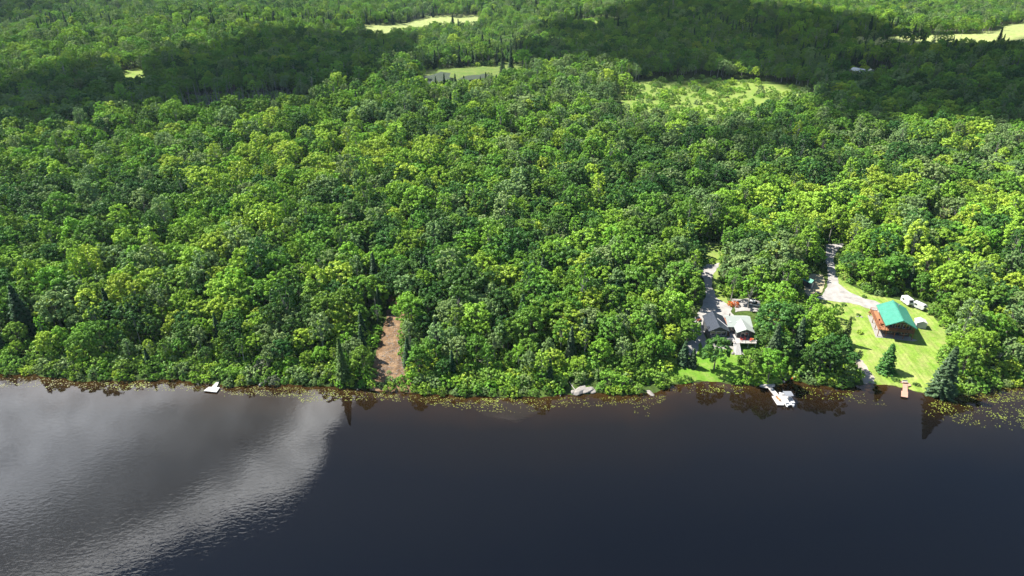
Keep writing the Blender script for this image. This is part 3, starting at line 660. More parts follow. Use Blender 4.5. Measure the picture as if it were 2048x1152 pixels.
def region(px):
    for lim, s in ((200,'near the left edge'),(400,'left of the white dock'),(590,'right of the white dock'),(760,'left of the brown strip'),(930,'right of the brown strip'),(1130,'left of the shore rocks'),(1350,'right of the shore rocks'),(1560,'around the grey cottage'),(1760,'between the cottages'),(1900,'around the green cottage')):
        if px < lim: return s
    return 'near the right edge'
CW = {'yellow':'yellow green','bright':'bright green','mid':'mid green','dark':'dark green','pale':'pale grey green'}
li = np.where(good & ~isc & vis)[0]; li = li[np.argsort(dist[li])][:300-n_feat_leaf]
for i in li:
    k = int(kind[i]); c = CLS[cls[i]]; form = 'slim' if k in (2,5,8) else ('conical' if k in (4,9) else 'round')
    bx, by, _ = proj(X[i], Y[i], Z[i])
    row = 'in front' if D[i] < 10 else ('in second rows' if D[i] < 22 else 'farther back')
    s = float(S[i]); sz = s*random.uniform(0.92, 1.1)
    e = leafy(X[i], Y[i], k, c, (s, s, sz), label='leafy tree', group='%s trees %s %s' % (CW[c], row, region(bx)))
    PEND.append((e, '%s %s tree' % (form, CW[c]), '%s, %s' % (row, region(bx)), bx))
ci = np.where(good & isc & vis)[0]; ci = ci[np.argsort(dist[ci])][:282]
for i in ci:
    k = int(rg.choice(3, p=[.4,.4,.2])); bx, by, _ = proj(X[i], Y[i], Z[i]); s = float(rg.uniform(0.65,1.05)) * (1.05 if Y[i] > 500 else 0.95)
    row = next(t for lim, t in ((60,'along the top edge'),(110,'in the far forest'),(128,'just beyond the pond'),(148,'level with the pond'),(170,'just before the pond'),(260,'in the shaded belt'),(500,'in the broad canopy'),(2000,'near the shore')) if by < lim)
    lr = next(t for lim, t in ((260,'far left'),(520,'left'),(780,'centre left'),(920,'centre'),(1040,'right beside centre'),(1300,'centre right'),(1560,'right of centre'),(1700,'right'),(1820,'farther right'),(3000,'far right')) if bx < lim)
    cc = str(rg.choice(['conifer','blue_conifer','conifer']))
    e = conifer(X[i], Y[i], k, cc, (s*1.05, s*1.05, s), 'conifer', 'conifers %s at the %s' % (row, lr)); PEND.append((e, '%s pointed conifer' % ('dark green' if cc == 'conifer' else 'bluish'), '%s, %s' % (row, lr), bx))
# --- the rest of the forest: one object of instanced trees
used = np.zeros(len(X), bool); used[li] = True; used[ci] = True
ri = np.where(good & ~used)[0]
def orphan(name, me): return bpy.data.objects.new(name, me)
def gn_instances(name, P, idx, rot, scl, protos, kindtag):
    pcol = bpy.data.collections.new(name + '_kinds')
    for j, me in enumerate(protos):
        o = orphan('%s_%03d' % (name, j), me); pcol.objects.link(o)
    me = bpy.data.meshes.new(name); me.vertices.add(len(P)); me.vertices.foreach_set('co', P.astype(np.float32).ravel())
    for nm, ty, dat in (('idx','INT',idx.astype(np.int32)),('rz','FLOAT',rot.astype(np.float32)),('sc','FLOAT',scl.astype(np.float32)),('sz','FLOAT',(scl*np.random.default_rng(5).uniform(0.84,1.16,len(P))).astype(np.float32))):
        a = me.attributes.new(nm, ty, 'POINT'); a.data.foreach_set('value', dat)
    me.update(); o = link(name, me); tag(o, kind=kindtag)
    ng = bpy.data.node_groups.new(name, 'GeometryNodeTree'); ng.interface.new_socket('Geometry', in_out='INPUT', socket_type='NodeSocketGeometry'); ng.interface.new_socket('Geometry', in_out='OUTPUT', socket_type='NodeSocketGeometry')
    gi = ng.nodes.new('NodeGroupInput'); go = ng.nodes.new('NodeGroupOutput'); cinfo = ng.nodes.new('GeometryNodeCollectionInfo'); cinfo.inputs[0].default_value = pcol
    cinfo.inputs['Separate Children'].default_value = True; cinfo.inputs['Reset Children'].default_value = True
    iop = ng.nodes.new('GeometryNodeInstanceOnPoints'); iop.inputs['Pick Instance'].default_value = True
    def attr(nm, ty):
        n = ng.nodes.new('GeometryNodeInputNamedAttribute'); n.data_type = ty; n.inputs['Name'].default_value = nm; return n.outputs['Attribute']
    cx = ng.nodes.new('ShaderNodeCombineXYZ'); ng.links.new(attr('rz','FLOAT'), cx.inputs[2])
    ng.links.new(gi.outputs[0], iop.inputs['Points']); ng.links.new(cinfo.outputs[0], iop.inputs['Instance']); ng.links.new(attr('idx','INT'), iop.inputs['Instance Index'])
    ng.links.new(cx.outputs[0], iop.inputs['Rotation']); 
    cs = ng.nodes.new('ShaderNodeCombineXYZ'); sa = attr('sc','FLOAT')
    ng.links.new(sa, cs.inputs[0]); ng.links.new(sa, cs.inputs[1]); ng.links.new(attr('sz','FLOAT'), cs.inputs[2])
    ng.links.new(cs.outputs[0], iop.inputs['Scale']); ng.links.new(iop.outputs[0], go.inputs[0])
    md = o.modifiers.new('instances', 'NODES'); md.node_group = ng; return o
def joined(crown, trunk):                 # crown and trunk as one mesh with two materials
    me = crown.copy(); a = np.empty(len(crown.vertices)*3, np.float32); crown.vertices.foreach_get('co', a)
    b = np.empty(len(trunk.vertices)*3, np.float32); trunk.vertices.foreach_get('co', b); nv = len(crown.vertices)
    F = [tuple(p.vertices) for p in crown.polygons]; F2 = [tuple(v+nv for v in p.vertices) for p in trunk.polygons]
    m = bpy.data.meshes.new(crown.name); m.from_pydata(np.concatenate([a,b]).reshape(-1,3).tolist(), [], F + F2)
    m.materials.append(crown.materials[0]); m.materials.append(trunk.materials[0])
    mi = np.zeros(len(F)+len(F2), np.int32); mi[len(F):] = 1; m.polygons.foreach_set('material_index', mi)
    c = np.empty(nv, np.float32); crown.attributes['cl'].data.foreach_get('value', c); add_cl(m, np.concatenate([c, np.zeros(len(b)//3)])); m.update(); return m
protos = []; 
for (H, R, d, tr) in TREE:
    jm = joined(d['mid'], tr)
    for c in CLS:
        m2 = jm.copy(); m2.materials[0] = M[c]; protos.append(m2)
nb = len(protos)
for (H, R, d, tr) in CON[:3]: protos.append(joined(d['conifer'], tr))
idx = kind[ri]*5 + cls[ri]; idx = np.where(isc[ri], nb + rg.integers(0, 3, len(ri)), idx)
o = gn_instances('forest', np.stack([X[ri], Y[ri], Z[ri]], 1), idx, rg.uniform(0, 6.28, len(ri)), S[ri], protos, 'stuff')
tag(o, 'dense mixed green forest canopy covering the land behind the shore trees', 'forest')
# --- shore shrubs, individually along the water's edge
xs = np.arange(-175, 185, 3.1); sh = []
for row, (dd, st) in enumerate(((0.7, 3.0), (3.4, 3.4))):
    for x in np.arange(-176, 186, st): sh.append((x + rg.uniform(-1,1), dd + rg.uniform(-0.5,0.9), row))
for x in np.arange(-176, 186, 4.2): sh.append((x + rg.uniform(-1.2,1.2), 6.4 + rg.uniform(-0.9,0.9), 1))
for x in np.arange(-30, 60, 3.8): sh.append((x+rg.uniform(-1.5,1.5), 7+rg.uniform(-1,1), 2)); sh.append((x+rg.uniform(-1.5,1.5), 10.5+rg.uniform(-1,1), 2))
cnt = 0
for (x, dd, row) in sh:
    y = float(Ys(x)) + dd; z = float(hgt(x, y)); k = int(rg.integers(0,4)); s = rg.uniform(0.62,1.08)*(0.85 if row == 0 else 1.2)
    H, R = SHRUB[k][0]*s, SHRUB[k][1]*s; px, py, _ = proj(x, y, z)
    if blocked(np.array([x]), np.array([y]), z, H, R)[0]: continue
    if 1712 < px < 1862 or 1132 < px < 1192 and row < 2 or 1285 < px < 1318 and row == 0 or 412 < px < 446 and row == 0 or 1520 < px < 1560 and row == 0: continue
    if 1385 < px < 1470 and row: continue
    if any((x-a)**2+(y-b)**2 < (r*0.45)**2 for a,b,r in placed): continue
    c = str(rg.choice(['shrub','shrub','bright','yellow','mid','pale'])) if row < 2 else str(rg.choice(['shrub','yellow','yellow','bright']))
    if 500 < px < 600 and rg.uniform() < 0.25: c = 'grey_shrub'
    nm = {'shrub':'fresh green','bright':'bright green','yellow':'yellow green','mid':'dark green','pale':'pale green','grey_shrub':'grey twiggy'}[c]
    rw = ('at the water line','on the bank','up the bank')[row]
    e = shrub(x, y, k, c, s, 'shrub', '%s shrubs %s %s' % (nm, rw, region(px))); PEND.append((e, '%s shrub' % nm, '%s, %s' % (rw, region(px)), px)); cnt += 1
rank_labels()
# --- scrub: low growth in gaps, meadow bushes
rg2 = np.random.default_rng(21); sp = []
P2 = scatter(150, 340, 3.6, rg2); x, y = P2[:,0], P2[:,1]; d = y - Ys(x); z = hgt(x, y); s = rg2.uniform(0.6, 1.15, len(x)); k = rg2.integers(0,4,len(x))
H2 = np.array([q[0] for q in SHRUB])[k]*s; R2 = np.array([q[1] for q in SHRUB])[k]*s
bx_, by_, _ = proj(x, y, z); strip = inpoly(bx_, by_, CLEAR[2]) & (rg2.uniform(size=len(x)) < 0.30); s = np.where(strip, s*0.35, s); H2 = np.where(strip, 0.01, H2); R2 = np.where(strip, 0.01, R2)
okk = (d > 5) & (strip | ~blocked(x, y, z, H2, R2))
for (a, b, r) in placed: okk &= ((x-a)**2 + (y-b)**2 > (1.2)**2)
P3 = scatter(440, 1250, 6.2, rg2); x3, y3 = P3[:,0], P3[:,1]; z3 = hgt(x3, y3); qx, qy, _ = proj(x3, y3, z3)
in3 = np.zeros(len(x3), bool)
for pl in THIN + [far_meadows[k_][0] for k_ in 'cddj']: in3 |= inpoly(qx, qy, pl)
in3 &= rg2.uniform(size=len(x3)) < (0.30 + 0.32*(np.sin(x3*0.05)*np.sin(y3*0.043+1) > -0.1))
in3 &= ~blocked(x3, y3, z3, 2.0, 2.0, CLEAR[-2:-1])
Pa = np.concatenate([np.stack([x[okk], y[okk], z[okk]],1), np.stack([x3[in3], y3[in3], z3[in3]],1)])
sa = np.concatenate([s[okk], rg2.uniform(0.5,1.9,in3.sum())]); ka = np.concatenate([k[okk], rg2.integers(0,4,in3.sum())])
sprot = []; SC = ['shrub','bright','mid','yellow','pale']
for (H, R, dct, tr) in SHRUB:
    for c in SC: sprot.append(dct[c])
ca = rg2.choice(5, len(Pa), p=[.35,.25,.2,.1,.1])
o = gn_instances('undergrowth', Pa, ka*5+ca, rg2.uniform(0,6.28,len(Pa)), sa, sprot, 'stuff'); tag(o, 'low green scrub and bushes filling the gaps between the trees and dotting the meadows', 'undergrowth')
print('trees', len(li), 'conifers', len(ci), 'forest', len(ri), 'shrubs', cnt, 'undergrowth', len(Pa))
# --- dead trees
DEAD = [(612,590,44,9,.55,'bare white dead tree with forked limbs, beside the left lot edge'),(703,668,26,5,.4,'short bare grey dead tree left of the bare brown strip'),
 (757,640,38,4,.3,'bare white dead trunk at the upper left of the bare brown strip'),(1252,665,40,6,.5,'bare forked white dead tree between the pale rocks and the grey cottage'),
 (1236,480,32,3,.3,'thin bare dead trunk in the canopy above the grey cottage'),(1978,345,58,3,.25,'tall thin white dead trunk in the upper right forest'),
 (2040,340,50,3,.25,'tall thin white dead trunk cut by the right edge of the view'),(790,442,24,7,.6,'grey leafless tree in the middle of the wooded lot'),
 (1092,150,22,3,.25,'white dead trunk right of the pond'),(1225,198,22,4,.4,'grey dead trunk in the pale trees beyond the lot'),(822,715,30,3,.3,'thin pale dead trunk just right of the bare brown strip'),
 (1925,620+40,34,3,.3,'thin pale dead trunk behind the big shore spruce'),(1500,585,26,3,.3,'thin pale dead trunk between the two gravel roads'),(893,650,30,3,.3,'thin pale dead trunk near the right lot edge'),
 (1785,360,34,6,.5,'grey leafless tree in the right hand forest'),(1698,345,28,5,.5,'grey leafless tree at the edge of the cloud shadow')]
for i, (px, py, h, nbr, sprd, lb) in enumerate(DEAD):
    p, hm = hpx(px, py, h); hm = min(hm+3, 17); o = link('dead_tree', snag_mesh(400+i, hm, nbr, M['deadwood'], 0.17, sprd)); o.location = p; tag(o, lb, 'dead tree')
for i in range(26):
    px, py = rg2.uniform(30,2020), rg2.uniform(200,660)
    if any(inpoly(np.array([px]), np.array([py]), pl)[0] for pl in CLEAR): continue
    p, hm = hpx(px, py, 20+py*0.03); hm = min(max(hm+5,12),17); o = link('dead_tree', snag_mesh(500+i, hm, int(rg2.integers(2,7)), M['deadwood'], 0.15, rg2.uniform(0.2,0.5))); o.location = p
    o['category'] = 'dead tree'; o['group'] = 'bare snags in the canopy'; PEND.append((o, 'bare grey snag', 'among the snags scattered in the canopy', px))
rank_labels()
gsn = [snag_mesh(450+i, 12+i, 3, M['greywood'], 0.16, 0.16) for i in range(4)]
for i in range(95):
    px = rg2.uniform(350, 590); py = rg2.uniform(203, 232) - 0.02*(px-350)
    p = at(px, py); o = link('dead_tree', gsn[i%4]); o.location = p; o.rotation_euler = (rg2.normal(0,0.05), rg2.normal(0,0.05), rg2.uniform(0,6)); o.scale = (1.2,1.2,rg2.uniform(0.8,1.15))
    tag(o, 'bare grey trunk in the stand of dead trees in the shaded swamp at upper left', 'dead tree', 'grey dead trees of the shaded swamp')

# ------------------------------------------------------------------ clouds: unseen overhead, shaped to cast the broad shadows, low to stay out of reflections
def cloudmat(name, amax):
    m, nt, out = newmat(name); a = nt.nodes.new('ShaderNodeAttribute'); a.attribute_name = 'thick'; g = nt.nodes.new('ShaderNodeNewGeometry')
    n = noise(nt, g.outputs['Position'], 0.012, 5, 0.65, 0.5)
    f = mth(nt, 'ADD', a.outputs['Fac'], mth(nt, 'MULTIPLY', mth(nt, 'SUBTRACT', n, 0.5), 0.9))
    al = ramp(nt, f, [(0.10, 0.0), (0.62, amax)], 'EASE')
    d = nt.nodes.new('ShaderNodeBsdfDiffuse'); d.inputs[0].default_value = (0.95,0.95,0.96,1); tr = nt.nodes.new('ShaderNodeBsdfTranslucent'); tr.inputs[0].default_value = (0.9,0.92,0.95,1)
    mx = nt.nodes.new('ShaderNodeMixShader'); mx.inputs[0].default_value = 0.35; lk(nt, d.outputs[0], mx.inputs[1]); lk(nt, tr.outputs[0], mx.inputs[2])
    tp = nt.nodes.new('ShaderNodeBsdfTransparent'); m2 = nt.nodes.new('ShaderNodeMixShader'); lk(nt, al, m2.inputs[0]); lk(nt, tp.outputs[0], m2.inputs[1]); lk(nt, mx.outputs[0], m2.inputs[2])
    lk(nt, m2.outputs[0], out.inputs[0]); return m
M['cloud'] = cloudmat('cloud', 0.92); M['thin_cloud'] = cloudmat('thin_cloud', 0.5)
CLOUD_Z = 185.0
def cloud(poly_px, mat, seed, soft=45.0, T=45.0):
    rg = np.random.default_rng(seed); off = sun_vec*((CLOUD_Z-14)/sun_vec.z)
    P = [np.array([a + off.x, b + off.y]) for a, b in (flat(px, py, 14) for px, py in poly_px)]
    E = []
    for i in range(len(P)):
        a, b = P[i], P[(i+1)%len(P)]; l = np.linalg.norm(b-a); k = max(1, int(l/22))
        for j in range(k): E.append(a+(b-a)*j/k)
    E = np.array(E); J = rg.normal(0, 9, E.shape); J = (J+np.roll(J,1,0)+np.roll(J,-1,0))/1.8; E = E+J
    lo, hi = E.min(0), E.max(0); gx_, gy_ = np.meshgrid(np.arange(lo[0],hi[0],26), np.arange(lo[1],hi[1],26)); G = np.stack([gx_.ravel(),gy_.ravel()],1)+rg.normal(0,3,(gx_.size,2))
    G = G[inpoly(G[:,0],G[:,1],[tuple(e) for e in E])]
    pts = [Vector(map(float,e)) for e in E]+[Vector(map(float,g)) for g in G]
    vs_, _, fs, *_ = delaunay_2d_cdt(pts, [], [list(range(len(E)))], 1, 1e-3); V = np.array([(v[0],v[1]) for v in vs_])
    dist_ = np.sqrt(((V[:,None,:]-E[None,:,:])**2).sum(2)).min(1); e = np.clip(dist_/soft,0,1)
    onb = dist_ < 0.5; n = len(V)
    bumps = 0.5+0.5*np.sin(V[:,0]*0.045+seed)*np.sin(V[:,1]*0.052+2*seed) + rg.uniform(-0.25,0.25,n)
    zt = CLOUD_Z + np.where(onb,0,T*(e**0.6)*(0.45+0.6*bumps)); zb = CLOUD_Z - np.where(onb,0,14*e*(0.5+bumps))
    VV = np.concatenate([np.column_stack([V,zt]), np.column_stack([V,zb])]); F = [list(f) for f in fs]+[[v if onb[v] else v+n for v in f][::-1] for f in fs]
    me = bpy.data.meshes.new('cloud'); me.from_pydata(VV.tolist(), [], F); me.materials.append(mat); me.polygons.foreach_set('use_smooth', np.ones(len(me.polygons),bool))
    a = me.attributes.new('thick','FLOAT','POINT'); a.data.foreach_set('value', np.concatenate([e,e]).astype(np.float32)); me.update()
    o = link('cloud', me); tag(o, kind='structure')
cloud([(-420,275),(-420,170),(-100,165),(60,158),(170,142),(225,142),(235,160),(300,158),(310,112),(450,92),(560,72),(680,58),(850,62),(850,100),(820,140),(835,182),(740,200),(690,208),(600,222),(450,244),(260,250),(150,262),(-100,268)], M['cloud'], 1, 40)
cloud([(1030,50),(1220,26),(1330,18),(1450,20),(1560,34),(1740,40),(1790,72),(1950,80),(2100,74),(2500,60),(2600,240),(2250,270),(2080,262),(1960,240),(1840,236),(1740,262),(1640,300),(1600,270),(1640,215),(1600,160),(1450,122),(1330,132),(1180,126),(1060,140),(1010,120),(1080,80)], M['cloud'], 2, 45)
cloud([(1500,215),(1640,205),(1700,260),(1640,310),(1560,330),(1400,322),(1280,302),(1190,285),(1160,268),(1250,262),(1420,262)], M['thin_cloud'], 3, 40)
cloud([(-300,70),(-300,8),(60,4),(180,10),(200,36),(120,52),(0,62)], M['thin_cloud'], 4, 60)

# ------------------------------------------------------------------ water lilies
LZ = [ # polygon in photo px, density per m2, yellow 0..1
 ([(-60,745),(120,758),(340,765),(560,775),(560,790),(340,782),(200,782),(100,776),(-60,775)], 1.5, .35),
 ([(210,762),(300,764),(290,776),(215,776)], 1.8, .9), ([(80,762),(110,765),(112,782),(85,782)], 1.5, .4), ([(440,774),(480,776),(500,790),(450,796)], 1.2, .3),
 ([(470,772),(590,774),(700,782),(860,793),(860,806),(700,800),(560,795),(480,790)], 2.4, .5),
 ([(590,775),(700,780),(720,800),(600,806)], 2.4, .55), ([(840,790),(960,797),(1080,797),(1160,795),(1160,812),(1040,826),(930,822),(850,808)], 1.3, .6),
 ([(960,797),(1060,797),(1050,806),(980,806)], 2.2, .9), ([(1100,795),(1300,792),(1340,792),(1320,806),(1220,812),(1120,818)], 1.2, .5),
 ([(1340,775),(1420,766),(1430,790),(1350,786)], 0.9, .5), ([(1260,800),(1330,792),(1320,835),(1270,830)], 0.35, .6), ([(1380,765),(1470,770),(1500,778),(1480,788),(1400,784)], 1.3, .8),
 ([(1580,772),(1700,782),(1740,790),(1700,800),(1600,798)], 1.2, .7), ([(1670,782),(1700,780),(1700,790),(1672,790)], 2.2, 1), ([(1690,795),(1780,800),(1780,812),(1700,806)], 0.6, .4),
 ([(1858,802),(1880,797),(1912,800),(1916,806),(1900,820),(1885,828),(1872,815)], 5.0, 1), ([(1855,805),(1900,825),(1890,842),(1850,830)], 0.8, .5),
 ([(1920,792),(1960,786),(2000,775),(2070,755),(2200,745),(2200,790),(2060,800),(1990,806),(1930,800)], 3.2, .75), ([(1960,786),(2070,760),(2120,790),(2000,800)], 2.5, .55),
 ([(1900,800),(2070,798),(2200,790),(2200,840),(2040,862),(1920,850),(1895,835)], 0.75, .7), ([(1970,822),(2010,828),(2010,838),(1980,834)], 2.5, 1), ([(2030,815),(2080,820),(2080,838),(2040,832)], 2.5, 1)]
rg3 = np.random.default_rng(31); nL = 150000
lx = rg3.uniform(-215, 240, nL); ly = rg3.uniform(134, 186, nL); d = Ys(lx) - ly; qx, qy, _ = proj(lx, ly, lx*0)
dens = np.zeros(nL); yel = np.zeros(nL)
for pl, dn, yl in LZ:
    m_ = inpoly(qx, qy, pl); up = m_ & (dn > dens); dens[up] = dn; yel[up] = yl
pat = 0.5+0.5*np.sin(lx*0.9+2*np.sin(ly*0.7))*np.sin(ly*1.3+1.7*np.sin(lx*0.43)); pat2 = 0.5+0.5*np.sin(lx*0.31+1.3)*np.sin(ly*0.6+np.sin(lx*0.2)*2)
area = 455*52/nL; keep = (rg3.uniform(size=nL) < dens*area*(0.15+1.3*pat**2)*(0.35+1.2*pat2)*2.9) & (d > 0.6) & ~((qx > 1525) & (qx < 1595) & (qy < 815)) & ~((qx > 1798) & (qx < 1822)) & ~((qx > 408) & (qx < 442) & (qy < 790))
lx, ly, yel = lx[keep], ly[keep], yel[keep]; n = len(lx); r = rg3.uniform(0.09, 0.19, n); a0 = rg3.uniform(0,6.28,n); th = a0[:,None]+np.arange(6)[None,:]*math.pi/3
tilt = rg3.normal(0,0.05,(n,2)); ox = np.cos(th)*r[:,None]*rg3.uniform(0.85,1.1,(n,6)); oy = np.sin(th)*r[:,None]*rg3.uniform(0.75,1.0,(n,6))
oz = 0.03+np.abs(ox*tilt[:,:1]+oy*tilt[:,1:])+rg3.uniform(0,0.012,(n,1)); V = np.stack([lx[:,None]+ox, ly[:,None]+oy, oz],-1).reshape(-1,3); b = np.arange(n)[:,None]*6
F = np.concatenate([b+np.array([0,1,2,3]), b+np.array([0,3,4,5])])
lm, nt, out = newmat('lily_leaf'); a_ = nt.nodes.new('ShaderNodeAttribute'); a_.attribute_name = 'cl'
principled(nt, out, ramp(nt, a_.outputs['Fac'], [(0.0,(0.060,0.048,0.012)),(0.4,(0.110,0.115,0.015)),(0.7,(0.145,0.185,0.024)),(1.0,(0.21,0.26,0.045))]), 0.45, 0, None, 0.5); M['lily'] = lm
me = mesh_np('lily_pads', V, F, [lm]); add_cl(me, np.repeat(np.clip(yel*0.75+rg3.normal(0,0.2,n),0,1),6)); o = link('lily_pads', me); tag(o, 'thousands of small yellow green water lily leaves floating along the shore', 'water lilies', kind='stuff')
print('lilies', n)

# ------------------------------------------------------------------ buildings
M['green_roof'] = None
def seamroof(name, c, axis, w=0.45, rough=0.35):
    m, nt, out = newmat(name); t = nt.nodes.new('ShaderNodeTexCoord'); s = nt.nodes.new('ShaderNodeSeparateXYZ'); lk(nt, t.outputs['Object'], s.inputs[0])
    fr = mth(nt, 'FRACT', mth(nt, 'DIVIDE', s.outputs[axis], w)); g = mth(nt, 'LESS_THAN', fr, 0.10)
    n1 = noise(nt, t.outputs['Object'], 0.8, 4, 0.6); col = ramp(nt, n1, [(0.3, tuple(x*0.85 for x in c)), (0.7, tuple(x*1.15 for x in c))])
    bp = nt.nodes.new('ShaderNodeBump'); bp.inputs['Distance'].default_value = 0.03; lk(nt, g, bp.inputs['Height']); bp.inputs['Strength'].default_value = 0.8
    principled(nt, out, mixc(nt, g, col, tuple(x*0.75 for x in c)), rough, 0, bp.outputs[0], 0.5); return m
M['green_roof'] = seamroof('green_metal_roof', (0.038,0.195,0.135), 1)
M['redwood'] = planks('red_stained_boards', (0.22,0.098,0.042), (0.31,0.145,0.065), 0.14, 1); M['redpost'] = simple('red_stained_post', (0.22,0.075,0.035), 0.7, 0.2)
M['log'] = planks('dark_log_wall', (0.085,0.045,0.028), (0.13,0.07,0.04), 0.22, 2); M['pale_green'] = simple('pale_green_siding', (0.28,0.37,0.22), 0.7, 0.12)
M['glass'] = simple('window_glass', (0.02,0.025,0.03), 0.08, 0.1, 1, 0, 1.0); M['white'] = simple('white_paint', (0.44,0.43,0.42), 0.55, 0.06); M['concrete'] = simple('concrete', (0.22,0.21,0.19), 0.9, 0.25)
M['charcoal'] = seamroof('charcoal_metal_roof', (0.014,0.020,0.032), 1, 0.3, 0.4); M['shingle'] = simple('grey_green_shingles', (0.22,0.245,0.225), 0.9, 0.14, 6)
M['dark_wall'] = planks('dark_siding', (0.045,0.05,0.055), (0.07,0.075,0.08), 0.2, 2); M['brown_wall'] = planks('red_brown_siding', (0.20,0.09,0.06), (0.27,0.13,0.085), 0.18, 2)
M['grey_deck'] = planks('weathered_boards', (0.27,0.245,0.225), (0.36,0.335,0.31), 0.14, 0, 0.85, (0.2,0.18,0.16)); M['steel'] = simple('galvanised_steel', (0.45,0.46,0.47), 0.4, 0.1, 3, 0.8)
M['tyre'] = simple('tyre_rubber', (0.025,0.025,0.027), 0.9, 0.2); M['plastic_white'] = simple('white_gelcoat', (0.46,0.46,0.46), 0.3, 0.08); M['grey_canvas'] = simple('grey_canvas', (0.15,0.16,0.18), 0.85, 0.15)
M['pale_wood'] = planks('pale_dock_boards', (0.30,0.285,0.265), (0.39,0.375,0.35), 0.15, 0, 0.85, (0.3,0.28,0.25)); M['brown_dock'] = planks('red_brown_dock_boards', (0.30,0.165,0.115), (0.38,0.225,0.165), 0.14, 1, 0.85, (0.2,0.1,0.07))
M['rock'] = simple('pale_rock', (0.185,0.17,0.155), 0.95, 0.4, 1.5); M['rock_grey'] = simple('grey_rock', (0.15,0.14,0.13), 0.95, 0.3, 2); M['red_paint'] = simple('red_plastic', (0.36,0.04,0.025), 0.5, 0.1)
M['orange'] = simple('orange_plastic', (0.75,0.30,0.10), 0.5, 0.1); M['blue_tarp'] = simple('turquoise_tarp', (0.07,0.30,0.36), 0.7, 0.1); M['bluegrey'] = simple('blue_grey_metal_roof', (0.42,0.46,0.52), 0.5, 0.1)
def window(parent, x0, x1, z0, z1, y, front=-1, frame=None):     # window in a wall that faces -y (front=-1)
    f = MB(); t = 0.09; yo = y + front*0.05; a, b = min(y, yo), max(y, yo)
    f.box(x0, x1, a, b, z0, z0+t).box(x0, x1, a, b, z1-t, z1).box(x0, x0+t, a, b, z0+t, z1-t).box(x1-t, x1, a, b, z0+t, z1-t)
    w = f.build('window', frame or M['white'], parent); MB().box(x0+t, x1-t, min(y,y+front*0.025), max(y,y+front*0.025), z0+t, z1-t).build('pane', M['glass'], w); return w
def railing(parent, name, pts, z, h=0.95, mat=None, bal=0.45, post=1.8):
    m = MB()
    for (x0, y0), (x1, y1) in zip(pts[:-1], pts[1:]):
        a, b = Vector((x0,y0,0)), Vector((x1,y1,0)); L = (b-a).length
        m.bar(a+Vector((0,0,z+h)), b+Vector((0,0,z+h)), 0.13, 0.07); m.bar(a+Vector((0,0,z+0.12)), b+Vector((0,0,z+0.12)), 0.06)
        k = max(1, int(L/bal))
        for i in range(k+1):
            p = a.lerp(b, i/k); m.bar(p+Vector((0,0,z)), p+Vector((0,0,z+h)), 0.045)
        k = max(1, int(round(L/post)))
        for i in range(k+1):
            p = a.lerp(b, i/k); m.bar(p+Vector((0,0,z)), p+Vector((0,0,z+h+0.06)), 0.10)
    return m.build(name, mat, parent)

# green-roofed cottage -------------------------------------------------
gz = float(hgt(121,189)) - 0.1
H1 = empty('cottage', (118.0,187.5,gz), math.radians(-13.5), 'two storey cottage with bright green metal roof and red brown deck on the lawn', 'cottage')
MB().box(2.3,9.9,2.1,11.7,-0.5,2.38).build('lower_wall', M['log'], H1)
MB().box(2.3,9.9,2.1,11.7,2.62,4.95).build('upper_wall', M['log'], H1)
MB().box(-0.05,10.4,0,2.3,2.38,2.60).box(-0.05,2.28,2.31,13.2,2.38,2.60).build('deck', M['redwood'], H1)
railing(H1, 'deck_railing', [(2.2,13.1),(0.02,13.1),(0.02,0.06),(10.33,0.06),(10.33,2.2)], 2.60, 0.95, M['redpost'])
for x in (0.12,2.4,4.9,7.6,10.2): MB().box(x-0.09,x+0.09,0.12,0.30,-0.4,2.37).build('deck_post', M['redpost'], H1)
for y in (4.2,8.2,12.6): MB().box(0.05,0.23,y,y+0.18,-0.4,2.37).build('deck_post', M['redpost'], H1)
for x in (2.5,5.1,7.6,10.1): MB().box(x-0.08,x+0.08,0.35,0.51,2.61,4.98+max(0,(1.0-abs(x-5.75)/4.55))*0.6).build('roof_post', M['redpost'], H1)
ex0, ex1, rx_, ez, rz_ = 1.15, 10.35, 5.75, 4.95, 7.35
for s, xe in ((-1, ex0), (1, ex1)):
    m = MB(); y0, y1 = -1.25, 12.4; m.prism([(xe,y0,ez),(rx_,y0,rz_),(rx_,y0,rz_+0.13),(xe,y0,ez+0.13)], (0,y1-y0,0)); rf = m.build('roof', M['green_roof'], H1)
MB().box(rx_-0.16,rx_+0.16,-1.28,12.43,rz_+0.06,rz_+0.20).build('ridge_cap', M['green_roof'], H1)
MB().prism([(2.35,2.0,4.96),(9.85,2.0,4.96),(rx_,2.0,7.15)], (0,0.14,0)).build('gable_wall', M['pale_green'], H1)
MB().prism([(2.35,11.6,4.96),(9.85,11.6,4.96),(rx_,11.6,7.15)], (0,0.14,0)).build('gable_wall', M['pale_green'], H1)
for s, xe in ((-1, ex0), (1, ex1)): MB().prism([(xe,-1.28,ez-0.14),(rx_,-1.28,rz_-0.14),(rx_,-1.28,rz_-0.003),(xe,-1.28,ez-0.003)], (0,0.06,0)).build('barge_board', simple('green_trim',(0.10,0.36,0.27),0.6,0.1) if s<0 else bpy.data.materials['green_trim'], H1)
for x0, x1 in ((2.9,4.3),(5.0,6.6),(7.3,9.2)): window(H1, x0, x1, 2.9, 4.5, 2.1)
for x0, x1 in ((3.0,4.6),(7.4,9.2)): window(H1, x0, x1, 0.8, 1.9, 2.1)
dr = MB().box(5.1,6.9,2.03,2.1,0.05,2.1).build('door', M['glass'], H1); MB().box(5.98,6.03,1.99,2.03,0.9,1.2).build('handle', M['steel'], dr)
MB().lathe([(0.12,0),(0.12,0.7),(0.2,0.72),(0.2,0.85)], (6.7,9.0,7.0)).build('chimney', M['steel'], H1)
m = MB()
